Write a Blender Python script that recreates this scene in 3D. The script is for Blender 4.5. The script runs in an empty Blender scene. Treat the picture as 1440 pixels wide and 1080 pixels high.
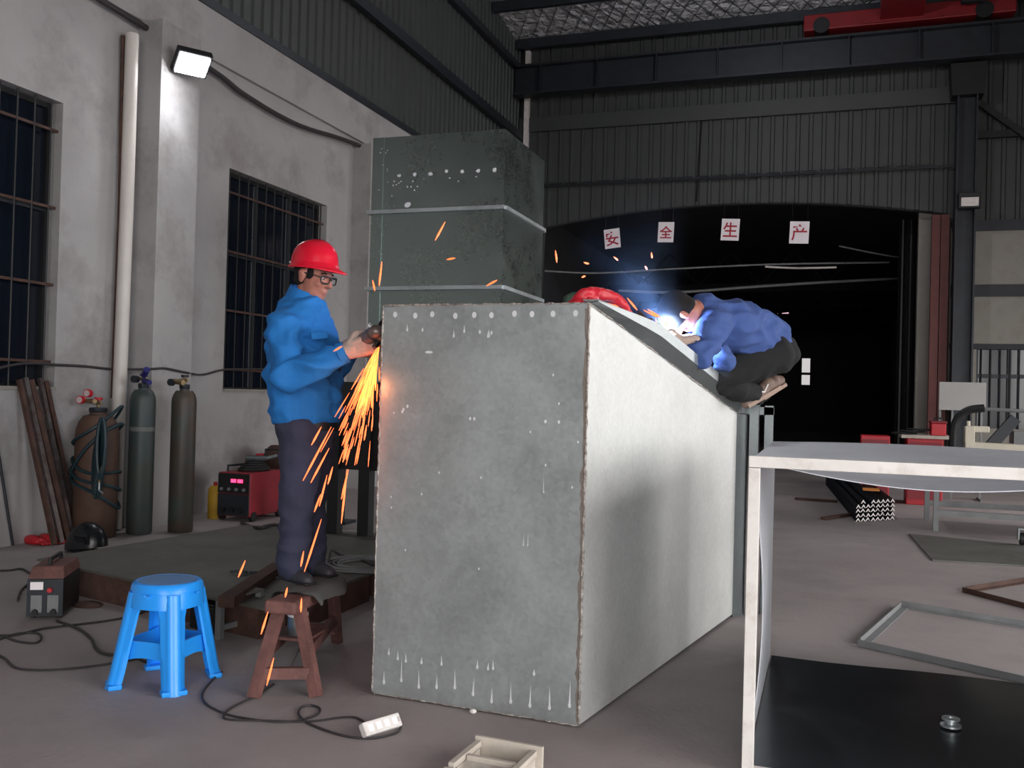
import bpy, bmesh, math, random
from mathutils import Vector, Matrix, noise as mnoise
V = Vector
R = math.radians
random.seed(7)
sc = bpy.context.scene
COL = sc.collection

# ------------------------------------------------------------------ camera, world, lights, exposure
F, EYE = 1320.0, 1.38
YAW, PITCH, ROLL = R(19.03), math.atan(15/1320), math.atan(.027)
fwd = V((-math.sin(YAW)*math.cos(PITCH), math.cos(YAW)*math.cos(PITCH), math.sin(PITCH)))
rt0 = V((math.cos(YAW), math.sin(YAW), 0)); up0 = rt0.cross(fwd)
rgt = rt0*math.cos(ROLL) + up0*math.sin(ROLL); upv = rgt.cross(fwd)
CAM = V((0, 0, EYE))
cd = bpy.data.cameras.new('camera'); cam = bpy.data.objects.new('camera', cd); COL.objects.link(cam)
mm = Matrix((rgt, upv, -fwd)).transposed().to_4x4(); mm.translation = CAM
cam.matrix_world = mm
cd.sensor_fit = 'HORIZONTAL'; cd.sensor_width = 36; cd.lens = 36*F/1440; cd.clip_end = 300
sc.camera = cam

wd = bpy.data.worlds.new('overcast_sky'); sc.world = wd; wd.use_nodes = True
bg = wd.node_tree.nodes['Background']; bg.inputs[0].default_value = (1.0, .975, .96, 1); bg.inputs[1].default_value = 9.4
sc.view_settings.view_transform = 'Standard'; sc.view_settings.look = 'None'
sc.view_settings.gamma = 1; sc.view_settings.use_curve_mapping = False
sc.view_settings.exposure = -.22

DOOR_F = (-.7, 5.8, 0, 4.8, -6.5)      # doorway behind the camera: x0 x1 z0 z1 at y
DOOR_R = (10.8, 14.8, 0, 4.2, 6.4)      # far doorway in the right wall: y0 y1 z0 z1 at x
DOOR_N = (-3.2, 6.0, 0, 4.4)            # near doorway in the right wall
def portal(loc, rot, sx, sz):
    l = bpy.data.lights.new('door_portal', 'AREA'); l.shape = 'RECTANGLE'; l.size = sx; l.size_y = sz
    l.cycles.is_portal = True
    o = bpy.data.objects.new('door_portal', l); o.location = loc; o.rotation_euler = rot; COL.objects.link(o)
portal(((DOOR_F[0]+DOOR_F[1])/2, DOOR_F[4], DOOR_F[3]/2), (R(90), 0, 0), DOOR_F[1]-DOOR_F[0], DOOR_F[3])
for d_ in (DOOR_R, DOOR_N): portal((DOOR_R[4], (d_[0]+d_[1])/2, d_[3]/2), (R(90), 0, R(90)), d_[1]-d_[0], d_[3])

# ------------------------------------------------------------------ picture measurements -> world points
def ray(x, y): return fwd + rgt*((x-720)/F) - upv*((y-540)/F)
def dp(x, y, d): return CAM + ray(x, y)*d
def fl(x, y, z=0.):
    k = ray(x, y); return CAM + k*((z-EYE)/k.z)
def onx(x, y, X):
    k = ray(x, y); return CAM + k*(X/k.x)
def ony(x, y, Y):
    k = ray(x, y); return CAM + k*(Y/k.y)

# ------------------------------------------------------------------ materials
def lin(c):
    return tuple(((v/255+.055)/1.055)**2.4 if v > 10 else v/255/12.92 for v in c)
def newmat(name):
    m = bpy.data.materials.new(name); m.use_nodes = True
    nt = m.node_tree; return m, nt, nt.nodes['Principled BSDF']
def M(name, rgb, rough=.6, metal=0., var=.15, scale=6., bump=.0, bscale=None, rgb2=None, stain=None, spec=None):
    """noise-varied principled material; rgb in sRGB 0-255"""
    m, nt, b = newmat(name)
    c = lin(rgb); N = nt.nodes.new; L = nt.links.new
    tc = N('ShaderNodeNewGeometry'); src = tc.outputs['Position']
    n1 = N('ShaderNodeTexNoise'); n1.inputs['Scale'].default_value = scale; n1.inputs['Detail'].default_value = 6; n1.inputs['Roughness'].default_value = .62
    L(src, n1.inputs['Vector'])
    rp = N('ShaderNodeValToRGB'); e = rp.color_ramp.elements
    e[0].position = .32; e[1].position = .68
    lo = tuple(v*(1-var) for v in c) if rgb2 is None else lin(rgb2)
    e[0].color = (*lo, 1); e[1].color = (*[min(1, v*(1+var)) for v in c], 1) if rgb2 is None else (*c, 1)
    L(n1.outputs['Fac'], rp.inputs[0]); out = rp.outputs[0]
    if stain:
        srgb, sscale, amount = stain
        n2 = N('ShaderNodeTexNoise'); n2.inputs['Scale'].default_value = sscale; n2.inputs['Detail'].default_value = 8; n2.inputs['Roughness'].default_value = .7
        L(src, n2.inputs['Vector'])
        r2 = N('ShaderNodeValToRGB'); r2.color_ramp.elements[0].position = .5; r2.color_ramp.elements[1].position = .72
        r2.color_ramp.elements[1].color = (amount,)*3 + (1,)
        r2.color_ramp.elements[0].color = (0, 0, 0, 1)
        L(n2.outputs['Fac'], r2.inputs[0])
        mx = N('ShaderNodeMixRGB'); L(r2.outputs[0], mx.inputs[0]); L(out, mx.inputs[1]); mx.inputs[2].default_value = (*lin(srgb), 1)
        out = mx.outputs[0]
    L(out, b.inputs['Base Color'])
    b.inputs['Roughness'].default_value = rough; b.inputs['Metallic'].default_value = metal
    if spec is not None: b.inputs['Specular IOR Level'].default_value = spec
    if bump:
        n3 = N('ShaderNodeTexNoise'); n3.inputs['Scale'].default_value = bscale or scale*6; n3.inputs['Detail'].default_value = 5
        L(src, n3.inputs['Vector'])
        bp = N('ShaderNodeBump'); bp.inputs['Strength'].default_value = bump; bp.inputs['Distance'].default_value = .02
        L(n3.outputs['Fac'], bp.inputs['Height']); L(bp.outputs[0], b.inputs['Normal'])
    return m
def EM(name, rgb, strength):
    m, nt, b = newmat(name)
    b.inputs['Base Color'].default_value = (*lin(rgb), 1)
    b.inputs['Emission Color'].default_value = (*lin(rgb), 1); b.inputs['Emission Strength'].default_value = strength
    return m
def galvanised(name, rgb, rough, metal, spangle=55., vary=.16, bump=.12):
    m, nt, b = newmat(name); N = nt.nodes.new; L = nt.links.new; c = lin(rgb)
    g = N('ShaderNodeNewGeometry')
    vo = N('ShaderNodeTexVoronoi'); vo.inputs['Scale'].default_value = spangle; L(g.outputs['Position'], vo.inputs['Vector'])
    bw = N('ShaderNodeRGBToBW'); L(vo.outputs['Color'], bw.inputs[0])
    n1 = N('ShaderNodeTexNoise'); n1.inputs['Scale'].default_value = 2.2; n1.inputs['Detail'].default_value = 7; n1.inputs['Roughness'].default_value = .65; L(g.outputs['Position'], n1.inputs['Vector'])
    a = N('ShaderNodeMath'); a.operation = 'MULTIPLY_ADD'; L(bw.outputs[0], a.inputs[0]); a.inputs[1].default_value = .25; L(n1.outputs['Fac'], a.inputs[2])
    rp = N('ShaderNodeValToRGB'); e = rp.color_ramp.elements; e[0].position = .35; e[1].position = 1.0
    e[0].color = (*[v*(1-vary) for v in c], 1); e[1].color = (*[min(1, v*(1+vary)) for v in c], 1)
    L(a.outputs[0], rp.inputs[0]); L(rp.outputs[0], b.inputs['Base Color'])
    mr = N('ShaderNodeMapRange'); mr.inputs['From Min'].default_value = .35; mr.inputs['From Max'].default_value = 1.; mr.inputs['To Min'].default_value = rough-.1; mr.inputs['To Max'].default_value = rough+.1
    L(a.outputs[0], mr.inputs[0]); L(mr.outputs[0], b.inputs['Roughness'])
    b.inputs['Metallic'].default_value = metal
    n3 = N('ShaderNodeTexNoise'); n3.inputs['Scale'].default_value = 5; n3.inputs['Detail'].default_value = 3; L(g.outputs['Position'], n3.inputs['Vector'])
    a2 = N('ShaderNodeMath'); a2.operation = 'MULTIPLY_ADD'; L(bw.outputs[0], a2.inputs[0]); a2.inputs[1].default_value = .02; L(n3.outputs['Fac'], a2.inputs[2])
    bp = N('ShaderNodeBump'); bp.inputs['Strength'].default_value = bump; bp.inputs['Distance'].default_value = .02
    L(a2.outputs[0], bp.inputs['Height']); L(bp.outputs[0], b.inputs['Normal'])
    return m

m_plaster = M('whitewashed_plaster', (166, 164, 164), .9, 0, .08, 1.3, .35, 9, stain=((116, 108, 104), 1.1, .6))
m_plaster2 = M('old_white_plaster', (146, 143, 136), .9, 0, .1, 2, .3, 9, stain=((110, 100, 90), 2, .5))
m_concrete = M('dusty_concrete', (156, 148, 147), .72, 0, .16, 1.1, .12, 30, stain=((104, 97, 94), .55, .75))
m_clad = M('grey_cladding', (62, 65, 65), .6, .0, .08, 2)
m_clad2 = M('left_cladding', (64, 69, 67), .55, .0, .08, 2)
m_roof = M('roof_sheet', (90, 92, 92), .6, 0, .1, 2)
m_dark = M('dark_steel', (44, 48, 54), .5, .3, .2, 4)
m_black = M('black_paint', (24, 25, 28), .5, 0, .25, 8)
m_hallshade = M('hall_shade_steel', (9, 9, 11), .9, 0, .2, 6)  # shade of the unlit far hall put into the trusses' near-black colour
m_rubber = M('black_rubber', (26, 26, 28), .65, 0, .2, 20)
m_rust = M('rusty_steel', (96, 70, 60), .75, .2, .2, 9, .3, 60, rgb2=(66, 46, 40))
m_brown = M('red_oxide_wood', (124, 84, 78), .7, 0, .2, 12, .25, 60, rgb2=(92, 62, 58))
m_galv = galvanised('galvanised_sheet', (184, 191, 192), .46, .78)
m_galv_lit = galvanised('lit_galvanised_sheet', (208, 210, 208), .56, .34)  # lighter, duller copy of the sheet: light on the right side put into colour
m_galv2 = galvanised('galvanised_duct', (150, 164, 160), .32, 1.0, vary=.05, bump=.03)
m_galv4 = galvanised('dull_galvanised', (196, 200, 208), .5, .25)
m_galv3 = galvanised('galvanised_angle', (122, 128, 130), .42, .8)
m_zinc = M('bright_zinc', (232, 235, 238), .45, .35, .05, 20)
m_weld = M('weld_bead', (206, 201, 196), .5, .5, .5, 40, .6, 120, rgb2=(122, 110, 102))
m_burn = M('burnt_zinc', (152, 143, 134), .5, .6, .2, 14, .1, 60, rgb2=(132, 123, 115))
m_gloss = M('roof_reflection_sheet', (62, 68, 72), .22, .6, .25, 2.5, .05, 6)  # dark roof's reflection painted in as a dark base colour
m_plate = M('floor_steel_plate', (104, 104, 98), .6, .3, .16, 2.2, .1, 25, stain=((70, 68, 64), 1.5, .6))
m_white = M('white_paint', (226, 222, 218), .5, 0, .06, 8, stain=((176, 160, 150), 7, .6))
m_pvc = M('cream_pvc', (206, 200, 194), .4, 0, .05, 3)
m_bar = M('leaning_steel', (118, 112, 112), .5, .6, .3, 10, rgb2=(78, 62, 58))
m_blue = M('blue_plastic', (40, 156, 255), .32, 0, .03, 6)
m_bluetop = M('scuffed_blue_plastic', (92, 140, 196), .6, 0, .12, 40)
m_red = M('red_enamel', (190, 34, 48), .45, 0, .12, 6)
m_dred = M('dark_red_enamel', (140, 34, 46), .5, 0, .15, 6)
m_crane = M('crane_red', (122, 18, 26), .5, 0, .15, 3)
m_cyl = M('cylinder_grey', (70, 80, 76), .5, .2, .15, 5, rgb2=(84, 66, 56))
m_cylr = M('cylinder_rust', (104, 78, 66), .6, .1, .2, 4, rgb2=(76, 58, 50))
m_cylg = M('cylinder_green', (58, 74, 74), .5, .2, .15, 4, rgb2=(74, 74, 70))
m_brass = M('brass', (150, 130, 100), .35, .8, .2, 20)
m_gauge = M('gauge_face', (200, 190, 190), .4, 0, .05, 10)
m_vblue = M('blue_valve', (44, 44, 110), .4, 0, .1, 10)
m_cable = M('dark_cable', (52, 48, 50), .6, 0, .15, 30)
m_hose = M('teal_hose', (34, 58, 66), .5, 0, .2, 30)
m_skin = M('skin', (166, 108, 92), .5, 0, .06, 30)
m_hair = M('black_hair', (15, 13, 12), .95, 0, .2, 80)
m_jacket = M('blue_workwear', (24, 110, 184), .85, 0, .07, 14, .15, 90)
m_jacket2 = M('faded_blue_workwear', (58, 82, 140), .85, 0, .08, 14, .15, 90)
m_jdark = M('dark_blue_shirt', (24, 34, 66), .9, 0, .1, 14)
m_trouser = M('navy_trousers', (50, 53, 74), .9, 0, .15, 10, .15, 90)
m_trouser2 = M('black_trousers', (16, 18, 20), .9, 0, .15, 10, .15, 90)
m_helmet = M('red_helmet', (214, 24, 50), .28, 0, .03, 8)
m_glove = M('dusty_cotton_glove', (176, 156, 146), .95, 0, .1, 40, .3, 150)
m_shoe = M('dark_shoe', (52, 52, 58), .6, 0, .2, 30)
m_shoe2 = M('brown_trainer', (110, 92, 82), .6, 0, .2, 30)
m_sole = M('pale_sole', (150, 128, 116), .7, 0, .1, 30)
m_tool = M('worn_tool_metal', (120, 108, 104), .4, .6, .25, 40)
m_wood = M('pale_wood', (194, 185, 174), .7, 0, .12, 12)
m_board = M('white_board', (150, 150, 148), .5, 0, .03, 4)
m_paper = M('sign_paper', (250, 244, 248), .6, 0, .04, 6)
m_signred = M('sign_red', (176, 20, 48), .6, 0, .04, 6)
m_cream = M('cream_enamel', (214, 206, 188), .5, 0, .08, 8)
m_grey = M('grey_paint', (120, 122, 124), .6, 0, .15, 6)
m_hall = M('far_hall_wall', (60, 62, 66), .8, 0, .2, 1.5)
m_bucket = M('grey_plastic', (104, 106, 104), .6, 0, .1, 8)
m_orange = M('orange_tag', (220, 140, 60), .6, 0, .05, 8)
m_yellow = M('yellow_plastic', (190, 150, 40), .6, 0, .1, 8)
m_spark = EM('hot_spark', (255, 116, 62), 2.2)
m_sparkhot = EM('white_hot_spark', (255, 150, 70), 2.8)
m_arc = EM('arc_light', (225, 236, 255), 220)
m_lampface = EM('floodlight_face', (250, 252, 255), 60)
m_led = EM('red_digits', (255, 60, 110), 3)
def glass(name, rgb):
    m, nt, b = newmat(name)
    b.inputs['Base Color'].default_value = (*lin(rgb), 1); b.inputs['Roughness'].default_value = .12
    b.inputs['Specular IOR Level'].default_value = .5
    return m
m_pane = glass('dusty_dark_pane', (20, 26, 36))
m_clear = M('daylit_pane', (230, 226, 226), .3, 0, .02, 3)
m_clear.node_tree.nodes['Principled BSDF'].inputs['Emission Color'].default_value = (.9, .86, .86, 1)
m_clear.node_tree.nodes['Principled BSDF'].inputs['Emission Strength'].default_value = .75
def foil():
    m, nt, b = newmat('quilted_foil'); N = nt.nodes.new; L = nt.links.new
    b.inputs['Base Color'].default_value = (.75, .75, .78, 1); b.inputs['Metallic'].default_value = .35; b.inputs['Roughness'].default_value = .3
    g = N('ShaderNodeNewGeometry'); n = N('ShaderNodeTexNoise'); n.inputs['Scale'].default_value = 5; n.inputs['Detail'].default_value = 4
    L(g.outputs['Position'], n.inputs['Vector'])
    bp = N('ShaderNodeBump'); bp.inputs['Strength'].default_value = .9; bp.inputs['Distance'].default_value = .25
    L(n.outputs['Fac'], bp.inputs['Height']); L(bp.outputs[0], b.inputs['Normal']); return m
m_foil = foil()

# ------------------------------------------------------------------ mesh builder
class MB:
    def __init__(s): s.v = []; s.f = []
    def add(s, vs, fs):
        n = len(s.v); s.v += [V(v) for v in vs]; s.f += [tuple(i+n for i in f) for f in fs]; return s
    def hexa(s, p):   # p: 4 bottom ccw + 4 top
        return s.add(p, [(3, 2, 1, 0), (4, 5, 6, 7), (0, 1, 5, 4), (1, 2, 6, 5), (2, 3, 7, 6), (3, 0, 4, 7)])
    def box(s, a, b):
        x0, y0, z0 = a; x1, y1, z1 = b
        return s.hexa([(x0, y0, z0), (x1, y0, z0), (x1, y1, z0), (x0, y1, z0), (x0, y0, z1), (x1, y0, z1), (x1, y1, z1), (x0, y1, z1)])
    def obox(s, c, sx, sy, sz, rot=None):
        rot = rot or Matrix.Identity(3); c = V(c)
        P = [V((x*sx/2, y*sy/2, z*sz/2)) for z in (-1, 1) for x, y in ((-1, -1), (1, -1), (1, 1), (-1, 1))]
        return s.hexa([c + rot @ p for p in P])
    def bar(s, a, b, w, h, up=(0, 0, 1)):
        a, b = V(a), V(b); d = (b-a).normalized(); u = V(up)
        if abs(d.dot(u)) > .98: u = V((0, 1, 0))
        x = d.cross(u).normalized(); y = x.cross(d).normalized()
        q = [x*(i*w/2)+y*(j*h/2) for i, j in ((-1, -1), (1, -1), (1, 1), (-1, 1))]
        return s.hexa([a+o for o in q] + [b+o for o in q])
    def rings(s, rs, cap=True, closed=True):
        n = len(rs[0]); base = len(s.v)
        for r in rs: s.v += [V(p) for p in r]
        for i in range(len(rs)-1):
            for j in range(n if closed else n-1):
                k = (j+1) % n
                s.f.append((base+i*n+j, base+i*n+k, base+(i+1)*n+k, base+(i+1)*n+j))
        if cap:
            s.f.append(tuple(base+j for j in reversed(range(n)))); s.f.append(tuple(base+(len(rs)-1)*n+j for j in range(n)))
        return s
    def tube(s, pts, r, n=8):
        pts = [V(p) for p in pts]; rr = r if isinstance(r, (list, tuple)) else [r]*len(pts)
        rs = []; px = None
        for i, p in enumerate(pts):
            d = (pts[min(i+1, len(pts)-1)] - pts[max(i-1, 0)])
            d = d.normalized() if d.length > 1e-9 else V((0, 0, 1))
            if px is None:
                px = d.orthogonal().normalized()
            else:
                px = px - d*px.dot(d)
                px = px.normalized() if px.length > 1e-6 else d.orthogonal().normalized()
            py = d.cross(px)
            rs.append([p + (px*math.cos(2*math.pi*k/n)+py*math.sin(2*math.pi*k/n))*rr[i] for k in range(n)])
        return s.rings(rs)
    def cyl(s, a, b, r0, r1=None, n=16): return s.tube([a, b], [r0, r0 if r1 is None else r1], n)
    def lathe(s, prof, c=(0, 0, 0), n=20, sx=1., sy=1.):
        c = V(c)
        return s.rings([[c+V((r*math.cos(2*math.pi*k/n)*sx, r*math.sin(2*math.pi*k/n)*sy, z)) for k in range(n)] for r, z in prof])
    def ell(s, c, r, rot=None, n=14, m=9):
        c = V(c); rot = rot or Matrix.Identity(3); rs = []
        for i in range(m+1):
            t = math.pi*(i+.001 if i == 0 else i-.001 if i == m else i)/m
            rs.append([c + rot @ V((r[0]*math.sin(t)*math.cos(2*math.pi*k/n), r[1]*math.sin(t)*math.sin(2*math.pi*k/n), -r[2]*math.cos(t))) for k in range(n)])
        return s.rings(rs)
    def caps(s, a, b, r0, r1, n=12):     # tapered capsule
        a, b = V(a), V(b); d = (b-a).normalized(); pts = []; rr = []
        for k in range(4):
            t = math.pi/2*(1-k/4)*.98; pts.append(a - d*r0*math.sin(t)); rr.append(r0*math.cos(t))
        pts.append(a); rr.append(r0); pts.append(b); rr.append(r1)
        for k in range(1, 5):
            t = math.pi/2*(k/4)*.98; pts.append(b + d*r1*math.sin(t)); rr.append(r1*math.cos(t))
        return s.tube(pts, rr, n)
    def chain(s, pts, rr):
        for i in range(len(pts)-1): s.caps(pts[i], pts[i+1], rr[i], rr[i+1])
        return s
    def prism(s, poly, ext):
        ext = V(ext); p = [V(q) for q in poly]; n = len(p); b = len(s.v)
        s.v += p + [q+ext for q in p]
        s.f.append(tuple(b+i for i in reversed(range(n)))); s.f.append(tuple(b+n+i for i in range(n)))
        for i in range(n): s.f.append((b+i, b+(i+1) % n, b+n+(i+1) % n, b+n+i))
        return s
    def mesh(s, name):
        me = bpy.data.meshes.new(name); me.from_pydata([tuple(v) for v in s.v], [], s.f)
        bm = bmesh.new(); bm.from_mesh(me); bmesh.ops.recalc_face_normals(bm, faces=bm.faces); bm.to_mesh(me); bm.free()
        return me
WLOC = {}
def tag(o, label=None, cat=None, group=None, kind=None):
    if label: o['label'] = label
    if cat: o['category'] = cat
    if group: o['group'] = group
    if kind: o['kind'] = kind
    return o
def link(name, me, mat, parent=None, smooth=False, bevel=0.):
    o = bpy.data.objects.new(name, me); COL.objects.link(o)
    for m in (mat if isinstance(mat, (list, tuple)) else [mat]): me.materials.append(m)
    if smooth:
        for p in me.polygons: p.use_smooth = True
        if smooth != 'all':
            try: me.set_sharp_from_angle(angle=R(40))
            except Exception: pass
    if bevel:
        b = o.modifiers.new('bevel', 'BEVEL'); b.width = bevel; b.segments = 2; b.limit_method = 'ANGLE'
    if parent is not None:
        o.parent = parent; o.matrix_parent_inverse = Matrix.Translation(-WLOC.get(parent.name, V((0, 0, 0))))
    return o
def part(name, mb, mat, parent, smooth=False, bevel=0., label=None, kind=None):
    o = link(name, mb.mesh(name), mat, parent, smooth, bevel)
    return tag(o, label=label, kind=kind)
def solo(name, mb, mat, label, cat, group=None, smooth=False, bevel=0., kind=None):
    xs = [v.x for v in mb.v]; ys = [v.y for v in mb.v]; zs = [v.z for v in mb.v]
    o0 = V(((min(xs)+max(xs))/2, (min(ys)+max(ys))/2, min(zs)))
    mb.v = [v-o0 for v in mb.v]
    o = link(name, mb.mesh(name), mat, None, smooth, bevel); o.location = o0; WLOC[o.name] = o0
    return tag(o, label, cat, group, kind)
def thing(name, label, cat, loc=(0, 0, 0), group=None):
    o = bpy.data.objects.new(name, None); COL.objects.link(o); o.location = loc; o.empty_display_size = .1
    WLOC[o.name] = V(loc)
    return tag(o, label, cat, group)
def struct(name, mb, mat, smooth=False, parent=None):
    o = link(name, mb.mesh(name), mat, parent, smooth)
    if parent is None: o['kind'] = 'structure'
    return o
def dup(root, loc, rotz=0., label=None):
    r = root.copy(); COL.objects.link(r); r.location = loc; r.rotation_euler = (0, 0, rotz)
    if label: r['label'] = label
    for ch in list(root.children):
        c = ch.copy(); COL.objects.link(c); c.parent = r
        for g in ch.children:
            d = g.copy(); COL.objects.link(d); d.parent = c
    return r
def smoothpts(pts, n=6):
    """Catmull-Rom through the points"""
    P = [V(p) for p in pts]; out = []
    for i in range(len(P)-1):
        a, b, c, d = P[max(i-1, 0)], P[i], P[i+1], P[min(i+2, len(P)-1)]
        for k in range(n):
            t = k/n
            out.append(.5*((2*b)+(c-a)*t+(2*a-5*b+4*c-d)*t*t+(3*b-a-3*c+d)*t**3))
    out.append(P[-1]); return out
def floorcable(name, pix, r, mat, label, cat='cable', z=None, n=8):
    z = r if z is None else z
    return solo(name, MB().tube(smoothpts([fl(x, y, z) for x, y in pix], n), r, 6), mat, label, cat, smooth=True)
# ================================================================== THE SETTING
XW = -6.514                     # inner face of the left wall
YB = 19.0                       # inner face of the back wall
XR = DOOR_R[4]; YF = DOOR_F[4]
struct('floor', MB().box((-30, -26, -.3), (26, 52, 0)), m_concrete)
# left wall: masonry around two window openings
W1 = (4.36, 6.51, 1.31, 3.85); W2 = (8.92, 11.07, 1.33, 3.85)
b = MB(); x0, x1 = XW-.26, XW
for (ya, yb, za, zb) in ((YF-.3, W1[0], 0, 5.5), (W1[0], W1[1], 0, W1[2]), (W1[0], W1[1], W1[3], 5.5), (W1[1], W2[0], 0, 5.5),
                         (W2[0], W2[1], 0, W2[2]), (W2[0], W2[1], W2[3], 5.5), (W2[1], YB+.3, 0, 5.5)):
    b.box((x0, ya, za), (x1, yb, zb))
wl = struct('wall_left', b, m_plaster)
struct('ring_beam', MB().box((XW, YF, 4.93), (XW+.05, YB, 5.5)), m_plaster, parent=wl)
struct('pilaster', MB().box((XW, 7.42, 0), (XW+.28, 8.0, 4.93)), m_plaster, parent=wl)
struct('pilaster', MB().box((XW, 11.75, 0), (XW+.28, 12.35, 4.86)), m_plaster, parent=wl)
struct('pilaster', MB().box((XW, 2.6, 0), (XW+.28, 3.2, 4.93)), m_plaster, parent=wl)
def window(n, W, nb):
    ya, yb, za, zb = W; xg = XW-.15; f = MB(); t = .05
    w = bpy.data.objects.new('window_%d' % n, None); COL.objects.link(w); w['kind'] = 'structure'; w.location = (xg, (ya+yb)/2, za); WLOC[w.name] = w.location.copy()
    for a, c in (((xg-.03, ya, za), (xg+.03, ya+t, zb)), ((xg-.03, yb-t, za), (xg+.03, yb, zb)), ((xg-.03, ya+t, za), (xg+.03, yb-t, za+t)), ((xg-.03, ya+t, zb-t), (xg+.03, yb-t, zb))): f.box(a, c)
    part('window_frame', f, m_black, w)
    zt = za+(zb-za)*.62
    part('transom', MB().box((xg-.025, ya+t, zt), (xg+.03, yb-t, zt+.06)), m_dark, w)
    for k in range(1, 3):
        y = ya+(yb-ya)*k/3
        part('mullion', MB().box((xg-.025, y-.025, za+t), (xg+.028, y+.025, zb-t)), m_dark, w)
    for k in range(3):
        for (u, v) in ((za+t, zt), (zt+.06, zb-t)):
            p0 = ya+(yb-ya)*k/3+.03; p1 = ya+(yb-ya)*(k+1)/3-.03
            part('pane', MB().box((xg-.012, p0, u), (xg-.004, p1, v)), m_pane, w)
    for k in range(nb):
        y = ya+.08+(yb-ya-.16)*k/(nb-1)
        part('security_bar', MB().cyl((XW-.05, y, za), (XW-.05, y, zb), .008, n=6), m_black, w)
    for k in range(4):
        z = za+.25+(zb-za-.5)*k/3
        part('cross_bar', MB().box((XW-.056, ya, z-.012), (XW-.046, yb, z+.012)), m_rust, w)
    part('window_sill', MB().box((XW-.14, ya, za-.0), (XW+.025, yb, za+.03)), m_plaster2, w)
    return w
window(1, W1, 12); window(2, W2, 12)

def cladding(name, axis, fixed, u0, u1, zb, zt, mat, pitch=.24, n_per=4, face=1, parent=None, thick=.03):
    """ribbed sheets side by side; axis 'x' or 'y'; zb, zt functions of u; face = direction in which the ribs stand proud"""
    w = bpy.data.objects.new(name, None); COL.objects.link(w); w['kind'] = 'structure'
    w.location = (fixed, u0, 0) if axis == 'y' else (u0, fixed, 0); WLOC[w.name] = w.location.copy()
    u = u0; k = 0
    while u < u1-.01:
        e = min(u+pitch*n_per, u1); prof = []; s = u
        while s < e-.001:
            q = min(s+pitch, e); f = (q-s)/pitch
            prof += [(s, 0), (s+.62*pitch*f, 0), (s+.70*pitch*f, thick), (s+.92*pitch*f, thick)]
            s = q
        prof.append((e-.004, 0.002*(k % 2)))
        P = lambda a, h, z: (fixed+face*h, a, z) if axis == 'y' else (a, fixed+face*h, z)
        b = MB(); r0 = [P(a, h, zb(a)) for a, h in prof]; r1 = [P(a, h, zt(a)) for a, h in prof]
        b.rings([r0, r1], cap=False, closed=False)
        part('siding_panel', b, mat, w)
        u = e; k += 1
    return w
def roofz(y): return 8.86+(YB-y)*.13
cladding('wall_left_upper', 'y', XW-.06, 3.0, YB, lambda u: 5.5, lambda u: roofz(u)+.05, m_clad2, pitch=.2, n_per=5)
struct('trim_1', MB().box((XW-.05, YF, 5.46), (XW+.07, YB, 5.56)), m_dark)
struct('trim_2', MB().box((XW, 3, 6.78), (XW+.1, YB, 6.95)), m_dark)
struct('trim_3', MB().box((XW, 3, 8.2), (XW+.1, YB, 8.34)), m_dark)
struct('wall_left_front_upper', MB().box((XW-.2, YF-.3, 5.5), (XW-.03, 3.0, 12.4)), m_clad2)
struct('wall_left_outer', MB().box((XW-.3, 3.0, 5.5), (XW-.1, YB+.12, 11.2)), m_dark)
# back wall with its arched opening
AX0, AX1 = -6.0, 1.95
def archz(x):
    if x < AX0 or x > AX1: return 4.68 if x > AX1 else 0.
    t = (x-(AX0+AX1)/2)/((AX1-AX0)/2); return 5.30-.36*t*t
cladding('wall_back', 'x', YB, XW, XR, archz, lambda u: 8.9, m_clad, pitch=.24, n_per=4, face=-1)
struct('wall_back_outer', MB().prism([(XW-.5, YB+.12, 0), (AX0, YB+.12, 0)]+[(AX0+(AX1-AX0)*k/16, YB+.12, archz(AX0+(AX1-AX0)*k/16+(1e-4 if k == 0 else -1e-4 if k == 16 else 0))) for k in range(17)]+[(AX1, YB+.12, 0), (XR, YB+.12, 0), (XR, YB+.12, 9.1), (XW-.5, YB+.12, 9.1)], (0, .12, 0)), m_hall)
struct('trim_4', MB().box((XW, YB-.1, 6.98), (2.0, YB-.035, 7.28)), m_clad)          # purlin under the runway
b = MB()
for k in range(24): b.cyl((XW+k*.34+.02, YB-.1, 5.83), (XW+k*.34+.3, YB-.1, 5.835), .022, n=6)
b.cyl((XW, YB-.1, 5.8), (AX1, YB-.1, 5.8), .02, n=6)
struct('trim_5', b, m_dark)
struct('trim_6', MB().cyl((-2.72, YB-.07, 5.35), (-2.66, YB-.07, 7.0), .018, n=6), m_black)
struct('trim_7', MB().box((XW+.12, YB-.16, 6.3), (XW+.22, YB-.06, 8.7)), m_white)
# white masonry to the right of the column
b = MB(); WR = (2.42, 4.6, 1.0, 2.48)
for (xa, xb, za, zb) in ((1.95, WR[0], 0, 4.68), (WR[0], WR[1], 0, WR[2]), (WR[0], WR[1], WR[3], 4.68), (WR[1], XR, 0, 4.68)):
    b.box((xa, YB-.02, za), (xb, YB+.11, zb))
wr = struct('wall_back_masonry', b, m_plaster2)
struct('ledge', MB().box((1.96, YB-.06, 3.40), (XR, YB-.021, 3.62)), m_hall, parent=wr)
struct('ledge', MB().box((1.96, YB-.05, 2.44), (XR, YB-.021, 2.54)), m_hall, parent=wr)
struct('ledge', MB().box((1.96, YB-.05, 4.60), (XR, YB-.021, 4.80)), m_dark, parent=wr)
w = bpy.data.objects.new('window_3', None); COL.objects.link(w); w['kind'] = 'structure'; w.location = (WR[0], YB, WR[2]); WLOC[w.name] = w.location.copy()
part('pane', MB().box((WR[0], YB+.06, WR[2]), (WR[1], YB+.08, WR[3])), m_pane, w)
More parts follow.
